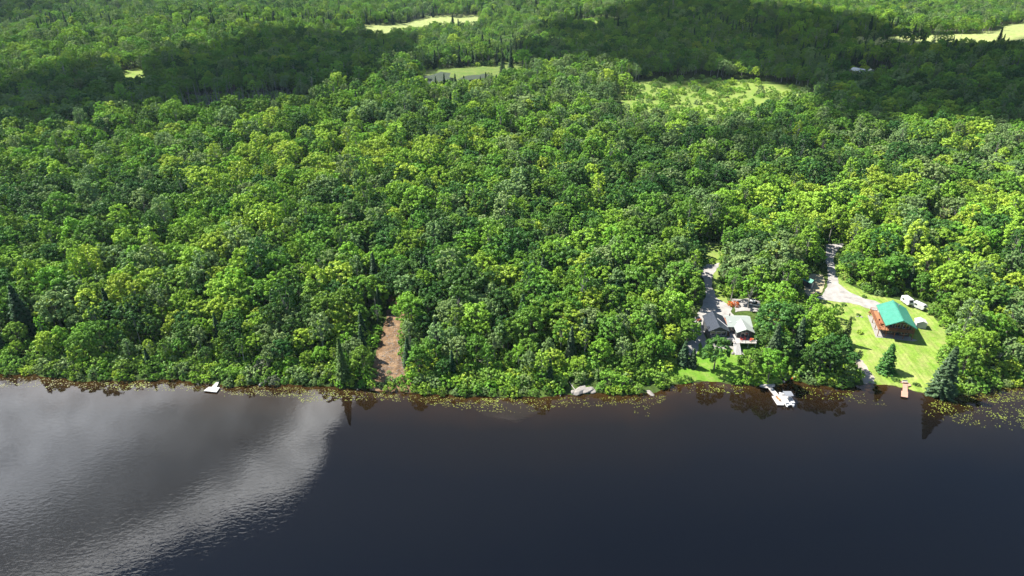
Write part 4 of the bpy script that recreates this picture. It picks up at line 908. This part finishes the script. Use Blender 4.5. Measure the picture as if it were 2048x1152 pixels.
for i in range(8): m.box(0.3+0,1.9,13.25+i*0.28,13.55+i*0.28,2.3-i*0.29,2.36-i*0.29)
m.bar((0.25,13.2,2.3),(0.25,15.6,-0.1),0.06,0.25).bar((1.95,13.2,2.3),(1.95,15.6,-0.1),0.06,0.25); m.build('stairs', M['redpost'], H1)
def sheetw(name, pts, mat, off, seed, kind='structure'): return sheet(name, pts, mat, off, 1.0, 0.05, True, seed, kind)
def loc2w(o, x, y):
    c, s = math.cos(o.rotation_euler.z), math.sin(o.rotation_euler.z); return (o.location.x+c*x-s*y, o.location.y+s*x+c*y)
sheetw('patio', [loc2w(H1,*p) for p in ((-0.5,-0.5),(10.6,-0.4),(12.2,0.6),(10.6,1.4),(10.4,2.2),(2.2,2.2),(2.2,13),(-0.4,13))], M['concrete'], 0.06, 61)
def deck_table(par_name, x, y, z, rz, label, mat, seat=False):
    e = empty(par_name, (x,y,z), rz, label, 'table' if not seat else 'chair')
    if seat:
        MB().box(-.28,.28,-.28,.28,.38,.44).build('seat', mat, e); MB().prism([(-.28,.26,.40),(.28,.26,.40),(.28,.30,.40),(-.28,.30,.40)],(0,.15,.6)).build('backrest', mat, e)
        for a in (-.25,.25):
            for b in (-.25,.25): MB().box(a-.03,a+.03,b-.03,b+.03,0,.38).build('leg', mat, e)
        for a in (-.31,.31): MB().box(a-.05,a+.05,-.28,.3,.60,.64).build('armrest', mat, e)
    else:
        MB().lathe([(0.6,0.70),(0.6,0.74)], n=16).build('tabletop', mat, e); MB().lathe([(0.25,0),(0.05,0.05),(0.05,0.70)]).build('leg', mat, e)
    return e
x, y = loc2w(H1, 1.2, 4.0); deck_table('garden_table', x, y, gz+2.6, 0, 'round brown table on the side deck of the green roofed cottage', M['redpost'])
for i, (lx_, ly_, r_) in enumerate(((1.1,2.9,3.1),(1.2,5.1,0.1))):
    x, y = loc2w(H1, lx_, ly_); deck_table('garden_chair', x, y, gz+2.6, r_, 'brown chair on the side deck, %s the round table' % ('in front of' if i == 0 else 'behind'), M['redpost'], True)

# grey and charcoal cottage --------------------------------------------
g2 = float(hgt(69,185)) - 0.1
H2_ = empty('cottage', (62.5,184.6,g2), math.radians(-2), 'rambling cottage with charcoal roof at left, pale grey roof at right and long white deck', 'cottage')
MB().box(0.35,6.1,0.9,9.4,-0.6,4.15).build('wall', M['dark_wall'], H2_); MB().box(6.12,9.0,3.6,9.2,-0.6,4.0).build('wall', M['brown_wall'], H2_); MB().box(9.02,13.8,0.4,9.2,-0.6,4.0).build('wall', M['dark_wall'], H2_)
for s, xe in ((-1,-0.1),(1,6.6)): MB().prism([(xe,-0.1,4.1),(3.1,-0.1,5.75),(3.1,-0.1,5.88),(xe,-0.1,4.23)], (0,10.0,0)).build('roof', M['charcoal'], H2_)
MB().prism([(0.4,0.85,4.16),(6.05,0.85,4.16),(3.1,0.85,5.6)], (0,0.1,0)).build('gable_wall', M['dark_wall'], H2_)
MB().prism([(0.4,9.3,4.16),(6.05,9.3,4.16),(3.1,9.3,5.6)], (0,0.1,0)).build('gable_wall', M['dark_wall'], H2_)
# cross wing: ridge along x
MB().prism([(6.62,3.1,4.0),(6.62,7.4,5.5),(6.62,7.4,5.62),(6.62,3.1,4.12)], (8.0,0,0)).build('roof', M['shingle'], H2_); MB().prism([(6.62,10.2,4.2),(6.62,7.4,5.5),(6.62,7.4,5.62),(6.62,10.2,4.32)], (8.0,0,0)).build('roof', M['shingle'], H2_)
MB().bar((3.6,5.8,5.75),(6.5,2.6,4.35),0.16,0.1).build('flashing', M['white'], H2_)
for s, xe in ((-1,8.6),(1,14.4)): MB().prism([(xe,-0.4,3.98),(11.5,-0.4,5.3),(11.5,-0.4,5.42),(xe,-0.4,4.10)], (0,6.6,0)).build('roof', M['shingle'], H2_)
MB().prism([(9.05,0.35,4.01),(13.75,0.35,4.01),(11.5,0.35,5.2)], (0,0.1,0)).build('gable_wall', M['dark_wall'], H2_)
MB().bar((8.66,3.0,4.2),(11.4,6.1,5.5),0.12,0.08).build('valley_flashing', M['white'], H2_)
MB().box(0.9,7.3,-1.3,0.88,1.62,1.80).box(7.32,14.5,-2.9,0.38,1.62,1.80).box(7.32,9.0,0.40,3.58,1.62,1.80).build('deck', M['grey_deck'], H2_)
railing(H2_, 'deck_railing', [(9.3,-2.84),(14.44,-2.84),(14.44,0.3)], 1.8, 0.9, M['white'], 0.35); railing(H2_, 'deck_railing', [(0.95,-1.24),(7.0,-1.24)], 1.8, 0.5, M['white'], 0.5)
for x, y in ((1.1,-1.1),(4.0,-1.1),(7.1,-1.1),(9.4,-2.7),(12.0,-2.7),(14.3,-2.7),(14.3,-0.6)): MB().box(x-.08,x+.08,y-.08,y+.08,-0.5,1.61).build('deck_post', M['white'], H2_)
m = MB()
for i in range(12): m.box(7.35,9.15,-3.1-i*0.30,-2.85-i*0.30,1.62-i*0.165,1.68-i*0.165)
m.bar((7.3,-2.9,1.55),(7.3,-6.5,-0.4),0.08,0.25).bar((9.2,-2.9,1.55),(9.2,-6.5,-0.4),0.08,0.25); st = m.build('stairs', M['white'], H2_)
railing(H2_, 'landing_railing', [(7.3,-2.8),(7.3,-1.4)], 1.8, 0.9, M['white'])
for x0, x1, z0, z1, y in ((0.7,2.3,2.2,3.8,0.9),(2.5,4.1,2.2,3.8,0.9),(4.3,5.8,2.2,3.8,0.9),(10.2,12.6,2.1,3.8,0.4),(6.5,7.5,2.3,3.6,3.6),(7.7,8.7,2.0,3.8,3.6)): window(H2_, x0, x1, z0, z1, y)
MB().prism([(11.2,0.36,4.3),(11.8,0.36,4.3),(11.5,0.36,4.9)],(0,-0.04,0)).build('gable_vent', M['white'], H2_)
MB().box(8.0,8.3,7.9,8.2,5.2,6.3).build('chimney', M['rock_grey'], H2_)
for a in (7.5,9.9): MB().box(a,a+0.5,5.0,6.2,4.74,4.94).build('skylight', M['white'], H2_)
for i, (lx_, ly_, r_) in enumerate(((10.1,-1.3,0.4),(11.2,-0.9,-0.3),(12.8,-1.6,-0.9))):
    x, y = loc2w(H2_, lx_, ly_); deck_table('garden_chair', x, y, g2+1.8, r_, ['left of three red chairs on the deck below the pale grey gable','middle of three red chairs on the deck below the pale grey gable','right of three red chairs on the deck below the pale grey gable'][i], M['red_paint'], True)
x, y = loc2w(H2_, 13.4, -1.0); deck_table('garden_table', x, y, g2+1.8, 0, 'round orange table at the right end of the white cottage deck', M['orange'])
x, y = loc2w(H2_, 6.4, -0.6); deck_table('garden_table', x, y, g2+1.8, 0, 'round dark table beside the top of the white deck stairs', M['dark_wall'])
sheetw('patio', [loc2w(H2_,*p) for p in ((-2.2,-3.2),(7.2,-3.6),(7.0,-5.6),(10.0,-6.6),(10.0,-2.0),(0,-0.5),(-0.1,9.5),(-2.0,10.5),(-1.9,3))], M['concrete'], 0.12, 62)

# shed, trailers, car -----------------------------------------------------
def wheel(parent, x, y, z, r, w, axis='Y'):
    o = MB().lathe([(r*0.6,-w/2),(r,-w/2),(r,w/2),(r*0.6,w/2)], (x,y,z), 16, axis).build('wheel', M['tyre'], parent); MB().lathe([(r*0.55,-w*0.52),(r*0.55,w*0.52)], (x,y,z), 12, axis).build('rim', M['steel'], o); return o
def trailer(px, py, rz, L, W, Hh, label, sloped=False):
    p = at(px, py); e = empty('camper_trailer', p, rz, label, 'trailer')
    prof = [(-L/2,0.5),(L/2-0.5,0.5),(L/2,0.9),(L/2,1.6),(L/2-0.6,Hh),(-L/2+0.25,Hh),(-L/2,Hh-0.3)]
    MB().prism([(x,-W/2,z) for x, z in prof], (0,W,0)).build('body', M['plastic_white'], e, bevel=0.06)
    MB().box(-L*0.3,L*0.22,-W*0.3,W*0.3,Hh+0.002,Hh+0.10).build('roof_hatch', M['white'], e)
    for s in (-1,1):
        MB().box(-L*0.30,-L*0.08,*( (-W/2-0.03,-W/2) if s<0 else (W/2,W/2+0.03)),1.35,1.95).build('window', M['glass'], e)
        wheel(e, -0.3, s*(W/2-0.12), 0.34, 0.34, 0.22)
    MB().box(L*0.1,L*0.1+0.6,-W/2-0.03,-W/2,0.65,2.1).build('door', M['white'], e)
    MB().prism([(L/2-0.02,-W*0.32,1.62),(L/2-0.02,W*0.32,1.62),(L/2-0.50,W*0.32,Hh-0.12),(L/2-0.50,-W*0.32,Hh-0.12)], (0.05,0,0.03)).build('window', M['glass'], e)
    MB().bar((L/2-0.1,0.5,0.55),(L/2+1.1,0,0.5),0.09).bar((L/2-0.1,-0.5,0.55),(L/2+1.1,0,0.5),0.09).tube((L/2+1.0,0,0),(L/2+1.0,0,0.6),0.04).build('hitch', M['tyre'], e)
    return e
trailer(1813,608,math.radians(-82),4.4,2.1,2.5,'white camper trailer parked behind the green roofed cottage, nearer the cottage')
trailer(1837,617,math.radians(-60),4.3,2.1,2.1,'lower white trailer parked against the trees, right of the other white camper')
def shed(px, py, rz, w, d, h, rh, wall, roof, label, name='shed', door=True):
    p = at(px, py); e = empty(name, p, rz, label, 'shed'); MB().box(-w/2,w/2,-d/2,d/2,-0.3,h).build('wall', wall, e)
    for s in (-1,1): MB().prism([(s*(w/2+0.2),-d/2-0.2,h-0.05),(0,-d/2-0.2,h+rh),(0,-d/2-0.2,h+rh+0.09),(s*(w/2+0.2),-d/2-0.2,h+0.04)], (0,d+0.4,0)).build('roof', roof, e)
    for y in (-d/2,d/2-0.08): MB().prism([(-w/2,y+0.0,h),(w/2,y+0.0,h),(0,y+0.0,h+rh-0.02)],(0,0.08,0)).build('gable_wall', wall, e)
    if door:
        q = MB().box(-0.5,0.5,-d/2-0.05,-d/2,0.02,h-0.25).build('door', M['white'], e); MB().box(0.36,0.41,-d/2-0.09,-d/2-0.05,0.9,1.1).build('handle', M['steel'], q)
    return e
shed(1839,653,math.radians(-13),3.0,2.6,2.0,0.7,M['white'],M['white'],'small white garden shed on the lawn right of the green roofed cottage')
shed(1616,572,math.radians(35),2.6,3.2,2.2,0.9,M['dark_wall'],M['green_roof'],'small green roofed hut half hidden by trees left of the gravel road')
shed(1912,430,math.radians(20),3.0,4.0,2.2,0.6,M['dark_wall'],M['white'],'small white roofed hut in the little clearing near the right edge',door=False)
shed(1716,148,math.radians(30),9.0,12.0,3.0,2.0,M['white'],M['bluegrey'],'distant white cabin with blue grey roof in the shaded bog clearing',name='cabin')
shed(1741,146,math.radians(10),4.0,5.0,2.4,1.0,M['white'],M['white'],'tiny distant white hut just right of the distant cabin',door=False)
def car(px, py, rz, col, label):
    p = at(px, py); e = empty('parked_car', p, rz, label, 'car'); W = 1.85
    low = [(-2.3,0.35),(2.3,0.35),(2.35,0.75),(1.2,0.98),(-2.2,1.02),(-2.35,0.8)]; MB().prism([(x,-W/2,z) for x,z in low],(0,W,0)).build('body', col, e, bevel=0.08)
    cab = [(-2.15,1.0),(1.15,0.97),(0.45,1.60),(-1.85,1.66)]; MB().prism([(x,-W/2+0.1,z) for x,z in cab],(0,W-0.2,0)).build('cabin', M['glass'], e, bevel=0.05)
    MB().box(-1.8,0.4,-W/2+0.12,W/2-0.12,1.655,1.72).build('roof', col, e, bevel=0.02)
    for x in (-1.45,1.45):
        for s in (-1,1): wheel(e, x, s*(W/2-0.1), 0.34, 0.34, 0.22)
    for s in (-1,1): MB().box(2.32,2.37,s*0.65-0.2,s*0.65+0.2,0.6,0.75).build('headlight', M['plastic_white'], e)
    return e
car(1507,611,math.radians(-25),M['plastic_white'],'white car half hidden by trees above the pale grey cottage roof')
# garden cart beside the charcoal roof
p = at(1398,642); e = empty('garden_cart', p, 0.6, 'small red brown garden cart in the pale yard left of the charcoal roof', 'cart')
m = MB(); m.box(-.7,.7,-.45,.45,.40,.46).box(-.7,-.65,-.45,.45,.46,.75).box(.65,.7,-.45,.45,.46,.75).box(-.65,.65,-.45,-.40,.46,.75).box(-.65,.65,.40,.45,.46,.75); m.build('tray', M['redpost'], e)
for x in (-.45,.45):
    for s in (-1,1): wheel(e, x, s*.5, .22, .22, .1)
MB().bar((.7,0,.42),(1.4,0,.8),.05).build('handle', M['tyre'], e)
# utility pole with a lamp
p, hm = hpx(1466, 508, 46); e = empty('utility_pole', p, 0.3, 'tall grey utility pole with a small lamp near its top, above the left gravel drive', 'utility pole')
MB().tube((0,0,-1),(0,0,hm),0.16,0.11,10).build('pole', M['birch'], e); MB().bar((0,0,hm-1.3),(0.9,0,hm-1.0),0.07).build('lamp_arm', M['steel'], e)
MB().lathe([(0.05,0.12),(0.22,0.02),(0.24,-0.12),(0.1,-0.22)],(0.95,0,hm-1.05)).build('lamp', M['plastic_white'], e); MB().lathe([(0.22,0),(0.22,0.7)],(0,0.36,hm-2.6)).build('transformer', M['steel'], e)
MB().bar((-0.9,0,hm-0.3),(0.9,0,hm-0.3),0.1).build('crossarm', M['bark'], e)
# red shrubs
for px, py, s, c, lb in ((1472,612,0.46,'red','scarlet shrub in the drive bed above the grey cottage'),(1461,611,0.42,'red','smaller orange red shrub left of the scarlet one')):
    q = at(px, py); H, R, d_, tr = SHRUB[0]; e = empty('shrub', q, 0.2, lb, 'shrub', None, s*1.25)
    me = d_['shrub'].copy(); me.materials[0] = M['red'] if 'scarlet shrub' in lb else leafmat('orange_leaves',(0.50,0.13,0.02),(0.62,0.24,0.05)); link('foliage', me, e); link('stem', tr, e)
# saplings and little round shrubs on the lawn
for i, (px, py, s, c, lb) in enumerate([(1687,611,.35,'dark','tiny dark shrub on the lawn edge just below the bend of the gravel road'),(1716,631,.3,'dark','tiny dark shrub in the bare patch of the lawn'),(1706,639,.3,'dark','tiny dark shrub on the lawn left of the side deck, lower of two'),
    (1719,666,.55,'yellow','small yellow green sapling on the lawn left of the deck corner'),(1728,595,.35,'dark','tiny shrub on the grass strip above the gravel road'),(1787,760,.34,'dark','outer dark round shrub left of the brown dock'),(1795,762,.32,'dark','inner dark round shrub left of the brown dock'),
    (1828,769,.30,'dark','inner dark round shrub right of the brown dock'),(1835,771,.32,'dark','outer dark round shrub right of the brown dock')]):
    q = at(px, py); e = shrub(q.x, q.y, i%4, c, s, lb)
# ------------------------------------------------------------------ docks
def pxpoly(pts, z): return [Vector((*flat(px, py, z), z)) for px, py in pts]
def slab(parent, name, pts, z, t, mat):
    P = pxpoly(pts, z); o0 = parent.location; P = [v - Vector(o0) for v in P]; return MB().prism(P, (0,0,-t)).build(name, mat, parent)
def dock(px, py, label, cat='dock'): x, y = flat(px, py, 0); return empty('dock', (x, y, 0), 0, label, cat)
D1 = dock(425,780,'white floating swim dock with a short gangway on the left shore')
slab(D1,'platform',[(407,781.5),(417.5,773.5),(440,774.5),(433,784.3)],0.42,0.16,M['pale_wood']); slab(D1,'gangway',[(423.2,773.2),(434,762.5),(438.4,763.2),(433.2,773.9)],0.50,0.10,M['pale_wood'])
slab(D1,'float',[(410,782.2),(418,775.5),(421,775.5),(414,782.4)],0.25,0.3,M['tyre']); slab(D1,'float',[(425,783),(432,776),(436,776),(430,783.2)],0.25,0.3,M['tyre'])
for q in ((418,774),(439,775)): v = pxpoly([q],0)[0]-D1.location; MB().tube(v+Vector((0,0,-1)), v+Vector((0,0,1.0)), 0.035).build('post', M['steel'], D1)
v0 = pxpoly([(416,773)],0.4)[0]-D1.location; v1 = pxpoly([(401,759)],0.8)[0]-D1.location; MB().tube(v0,v1,0.03).build('mooring_line', M['bark'], D1)
D2 = dock(1552,800,'grey weathered dock with a walkway and wide end platform beside the white boat')
slab(D2,'walkway',[(1535,774.5),(1543,772.5),(1557.5,789.5),(1549,792)],0.50,0.14,M['pale_wood']); slab(D2,'platform',[(1543.5,792.5),(1557,788.8),(1569.5,806.5),(1568,810.2),(1554.5,809.8)],0.46,0.16,M['pale_wood'])
slab(D2,'landing',[(1519,772.5),(1521,768),(1549,768.5),(1550,773),(1533,776)],0.62,0.14,M['grey_deck'])
for q in ((1544,792),(1555,809),(1568,809),(1536,775)): v = pxpoly([q],0)[0]-D2.location; MB().tube(v+Vector((0,0,-1.5)), v+Vector((0,0,0.9)), 0.04).build('post', M['steel'], D2)
for i,(q,r_,lb) in enumerate((((1553.5,796.5),2.4,'orange deck chair on the grey dock platform, nearer the shore'),((1558,800.5),2.0,'orange deck chair on the grey dock platform, nearer the open water'))):
    x, y = flat(*q, 0.46); c_ = deck_table('deck_chair', x, y, 0.46, r_, lb, M['orange'], True)
D3 = dock(1809,790,'red brown wooden dock with square end platform below the wide lawn')
slab(D3,'walkway',[(1805.8,766.5),(1815.2,766.5),(1815.2,783),(1805.2,782)],0.50,0.14,M['brown_dock']); slab(D3,'platform',[(1802.8,781.2),(1816.2,783.2),(1815.8,795),(1802.2,792.6)],0.47,0.18,M['brown_dock'])
slab(D3,'landing',[(1799.5,764.5),(1803,762),(1818,765),(1823,771),(1816,772.3),(1815.3,766),(1805.5,765.8)],0.62,0.12,M['brown_dock'])
for q in ((1803,793),(1815.5,795),(1805.5,779),(1815,779)): v = pxpoly([q],0)[0]-D3.location; MB().tube(v+Vector((0,0,-1.5)), v+Vector((0,0,0.45)), 0.05).build('post', M['redpost'], D3)
q = at(1809,767); e = empty('bench', (q.x,q.y,0.62), -0.15, 'small pale bench at the landward end of the red brown dock', 'bench'); MB().box(-.7,.7,-.2,.2,.4,.46).build('seat', M['pale_wood'], e); MB().box(-.7,.7,.2,.25,.5,.85).build('backrest', M['pale_wood'], e)
for a in (-.6,.6): MB().box(a-.05,a+.05,-.18,.18,0,.4).build('leg', M['pale_wood'], e)
# ------------------------------------------------------------------ pontoon boat
b0 = Vector((*flat(1566,786,0.3),0)); b1 = Vector((*flat(1581,812,0.3),0)); ax = (b1-b0); L = ax.length
B = empty('pontoon_boat', ((b0+b1)/2), math.atan2(ax.y, ax.x), 'white pontoon boat with grey canopy moored on the right of the grey dock', 'boat'); hl = L/2; W = 2.5
for s in (-1,1): MB().lathe([(0.05,-hl-0.1),(0.22,-hl+0.1),(0.33,-hl+0.5),(0.33,hl-0.7),(0.2,hl+0.0),(0.06,hl+0.25)], (0,s*0.9,0.12), 12, 'X').build('pontoon', M['plastic_white'], B, smooth=True)
MB().box(-hl,hl-0.2,-W/2,W/2,0.46,0.56).build('deck', M['white'], B)
m = MB()
for s in (-1,1): m.box(-hl+0.6,hl-0.4,s*(W/2-0.03)-0.03,s*(W/2-0.03)+0.03,0.60,1.15)
m.box(hl-0.46,hl-0.40,-W/2+0.1,-0.45,0.6,1.15).box(hl-0.46,hl-0.40,0.45,W/2-0.1,0.6,1.15); m.build('side_panels', M['plastic_white'], B)
for s in (-1,1): MB().box(hl-1.6,hl-0.5,s*0.75-0.35,s*0.75+0.35,0.57,0.98).build('seat', M['white'], B, bevel=0.05); MB().lathe([(0.05,0),(0.30,0.05),(0.34,0.25),(0.2,0.42)],(hl+0.15,s*0.7,0.55),12).build('fender', M['plastic_white'], B, smooth=True)
MB().box(-hl+0.7,-hl+1.5,-1.1,1.1,0.57,0.95).build('rear_seat', M['white'], B, bevel=0.05); MB().box(-0.2,0.4,0.3,0.9,0.57,1.25).build('console', M['white'], B)
cnp = MB().prism([(-1.1,-1.15,2.42),(-0.6,-1.15,2.55),(0.7,-1.15,2.55),(1.2,-1.15,2.42),(1.2,-1.15,2.36),(-1.1,-1.15,2.36)],(0,2.3,0)).build('canopy', M['grey_canvas'], B)
m = MB()
for s in (-1,1): m.tube((-0.1,s*1.18,1.15),(-0.9,s*1.13,2.4),0.025).tube((-0.1,s*1.18,1.15),(1.0,s*1.13,2.4),0.025).tube((-0.1,s*1.18,1.15),(0.1,s*1.13,2.5),0.025)
m.build('canopy_frame', M['steel'], B); om = MB().box(-hl-0.55,-hl-0.05,-0.2,0.2,0.55,1.15).build('outboard_motor', M['tyre'], B, bevel=0.06); MB().box(-hl-0.38,-hl-0.22,-0.06,0.06,-0.4,0.55).build('shaft', M['tyre'], om)
# red and white kayak pulled up, covered boat
q = at(1588,757); e = empty('kayak', (q.x,q.y,q.z+0.05), 0.5, 'small red kayak pulled up on the bank right of the grey dock', 'kayak')
MB().lathe([(0.02,-1.7),(0.2,-1.2),(0.33,-0.3),(0.33,0.4),(0.2,1.2),(0.02,1.7)], (0,0,0.22), 10, 'X').build('hull', M['red_paint'], e, smooth=True); MB().lathe([(0.28,0),(0.28,0.05)],(0,0,0.50),12).build('cockpit', M['plastic_white'], e)
q = at(2044,640); e = empty('covered_boat', q, 1.0, 'boat under a turquoise tarpaulin among trees at the right edge of the view', 'boat')
MB().prism([(-2.4,-1.0,0.5),(2.0,-1.0,0.5),(2.9,0,0.6),(2.0,1.0,0.5),(-2.4,1.0,0.5)],(0,0,0.5)).build('hull', M['plastic_white'], e, bevel=0.1)
MB().prism([(-2.45,-1.05,1.01),(-2.45,1.05,1.01),(-2.45,0,1.6)],(4.6,0,0)).build('tarpaulin', M['blue_tarp'], e)
for s in (-1,1): wheel(e, -0.4, s*0.9, 0.3, 0.3, 0.2)
MB().bar((2.6,0,0.5),(3.7,0,0.45),0.08).build('hitch', M['steel'], e)
# ------------------------------------------------------------------ rocks
def rock(px, py, sx_, sy_, sz_, seed, mat, label, name='rock'):
    rg = np.random.default_rng(seed); n = 60; i = np.arange(n)+0.5; ph = np.arccos(1-2*i/n); th = math.pi*(1+5**0.5)*i
    V = np.stack([np.cos(th)*np.sin(ph), np.sin(th)*np.sin(ph), np.cos(ph)],1); V = np.sign(V)*np.abs(V)**0.75; V *= rg.uniform(0.78,1.15,(n,1)); V *= np.array([sx_,sy_,sz_])
    import bmesh
    bm = bmesh.new(); vv = [bm.verts.new(v) for v in V]; bmesh.ops.convex_hull(bm, input=vv); 
    for v in [v for v in bm.verts if not v.link_faces]: bm.verts.remove(v)
    me = bpy.data.meshes.new(name); bm.to_mesh(me); bm.free(); me.materials.append(mat); o = link(name, me); p = at(px, py); o.location = (p.x,p.y,max(p.z,0)); o.rotation_euler = (0,0,rg.uniform(0,3)); return tag(o, label, 'rock')
rock(1160,781,2.6,1.2,0.65,1,M['rock'],'largest pale rock slab on the shore right of the lot, left part'); rock(1175,780,2.0,1.1,0.45,2,M['rock'],'second pale rock slab on the shore, touching the largest one on its right')
rock(1186,783,1.0,0.8,0.3,3,M['rock'],'small low pale rock at the right tip of the shore slabs'); rock(1146,784,0.8,0.6,0.4,4,M['rock'],'small pale rock at the left tip of the shore slabs')
rock(1300,786,1.7,0.7,0.35,5,M['rock'],'flat pale rock alone at the water line left of the cottage lawn'); rock(525,766,1.6,0.5,0.5,6,M['rock_grey'],'grey rock under the grey twiggy shrubs right of the white dock')
rock(1567,764,0.5,0.4,0.35,7,M['rock'],'pale boulder at the water line just right of the grey dock'); rock(1547,771,0.55,0.5,0.5,8,M['rock'],'round yellowish boulder at the landward end of the grey dock')
rock(1535,748,0.9,0.6,0.4,9,M['rock'],'pale rock under the bright tree at the head of the grey dock'); rock(1466,707,0.8,0.5,0.4,10,M['rock'],'pale rock on the lawn below the white deck stairs'); rock(962,722,1.3,0.6,0.35,11,M['rock'],'pale rock in the yellow green scrub right of the wooded lot')
rock(1715,633,0.5,0.3,0.15,12,M['rock'],'low pale stone in the bare patch of the wide lawn'); rock(1723,634,0.6,0.35,0.15,13,M['rock'],'pale stone beside the other one in the bare patch of the wide lawn')
def log_(px0, py0, px1, py1, r, label):
    a, b_ = at(px0,py0), at(px1,py1); a.z = max(a.z,0.1)+r; b_.z = max(b_.z,0.1)+r+0.3; mb = MB().tube((0,0,0), b_-a, r, r*0.5, 7); mid = (b_-a)*0.6; mb.tube(mid, mid+Vector((0.7,0.3,0.6)), r*0.4, r*0.15, 5)
    o = mb.build('fallen_log', M['deadwood']); o.location = a; tag(o, label, 'log')
log_(1152,783,1138,766,0.14,'bare grey log leaning up from the left of the pale shore rocks'); log_(1120,795,1124,786,0.09,'thin pale log lying in the shallow water left of the shore rocks'); log_(846,626,836,600,0.15,'pale fallen trunk at the top of the bare brown strip')
# brush left on the cleared strip
rb = np.random.default_rng(71); mb = MB()
for i in range(1100):
    px, py = rb.uniform(755,820), rb.uniform(600,760)
    if not inpoly(np.array([px]),np.array([py]),[(752,752),(756,715),(772,685),(776,640),(785,600),(800,620),(800,690),(818,752)])[0]: continue
    p = at(px,py); a = rb.uniform(0,6.28); l = rb.uniform(0.3,1.5); w_ = rb.uniform(0.02,0.055); mb.tube((p.x,p.y,p.z+0.08),(p.x+math.cos(a)*l,p.y+math.sin(a)*l,p.z+0.10+rb.uniform(0,0.35)),w_,w_*0.4,4)
tag(mb.build('brush', M['deadwood']), 'cut twigs scattered over the bare brown strip', 'brush', kind='stuff')

# ------------------------------------------------------------------ air
hz = MB().box(-2600,2600,-260,2700,-10,140).build('haze', newmat('haze_air')[0]); hm_ = hz.data.materials[0]; nt = hm_.node_tree; out = [n for n in nt.nodes if n.type == 'OUTPUT_MATERIAL'][0]
pv = nt.nodes.new('ShaderNodeVolumePrincipled'); pv.inputs['Color'].default_value = (0.62,0.80,1.0,1); pv.inputs['Density'].default_value = 0.00003; pv.inputs['Anisotropy'].default_value = 0.2; lk(nt, pv.outputs[0], out.inputs['Volume'])
tag(hz, kind='stuff')
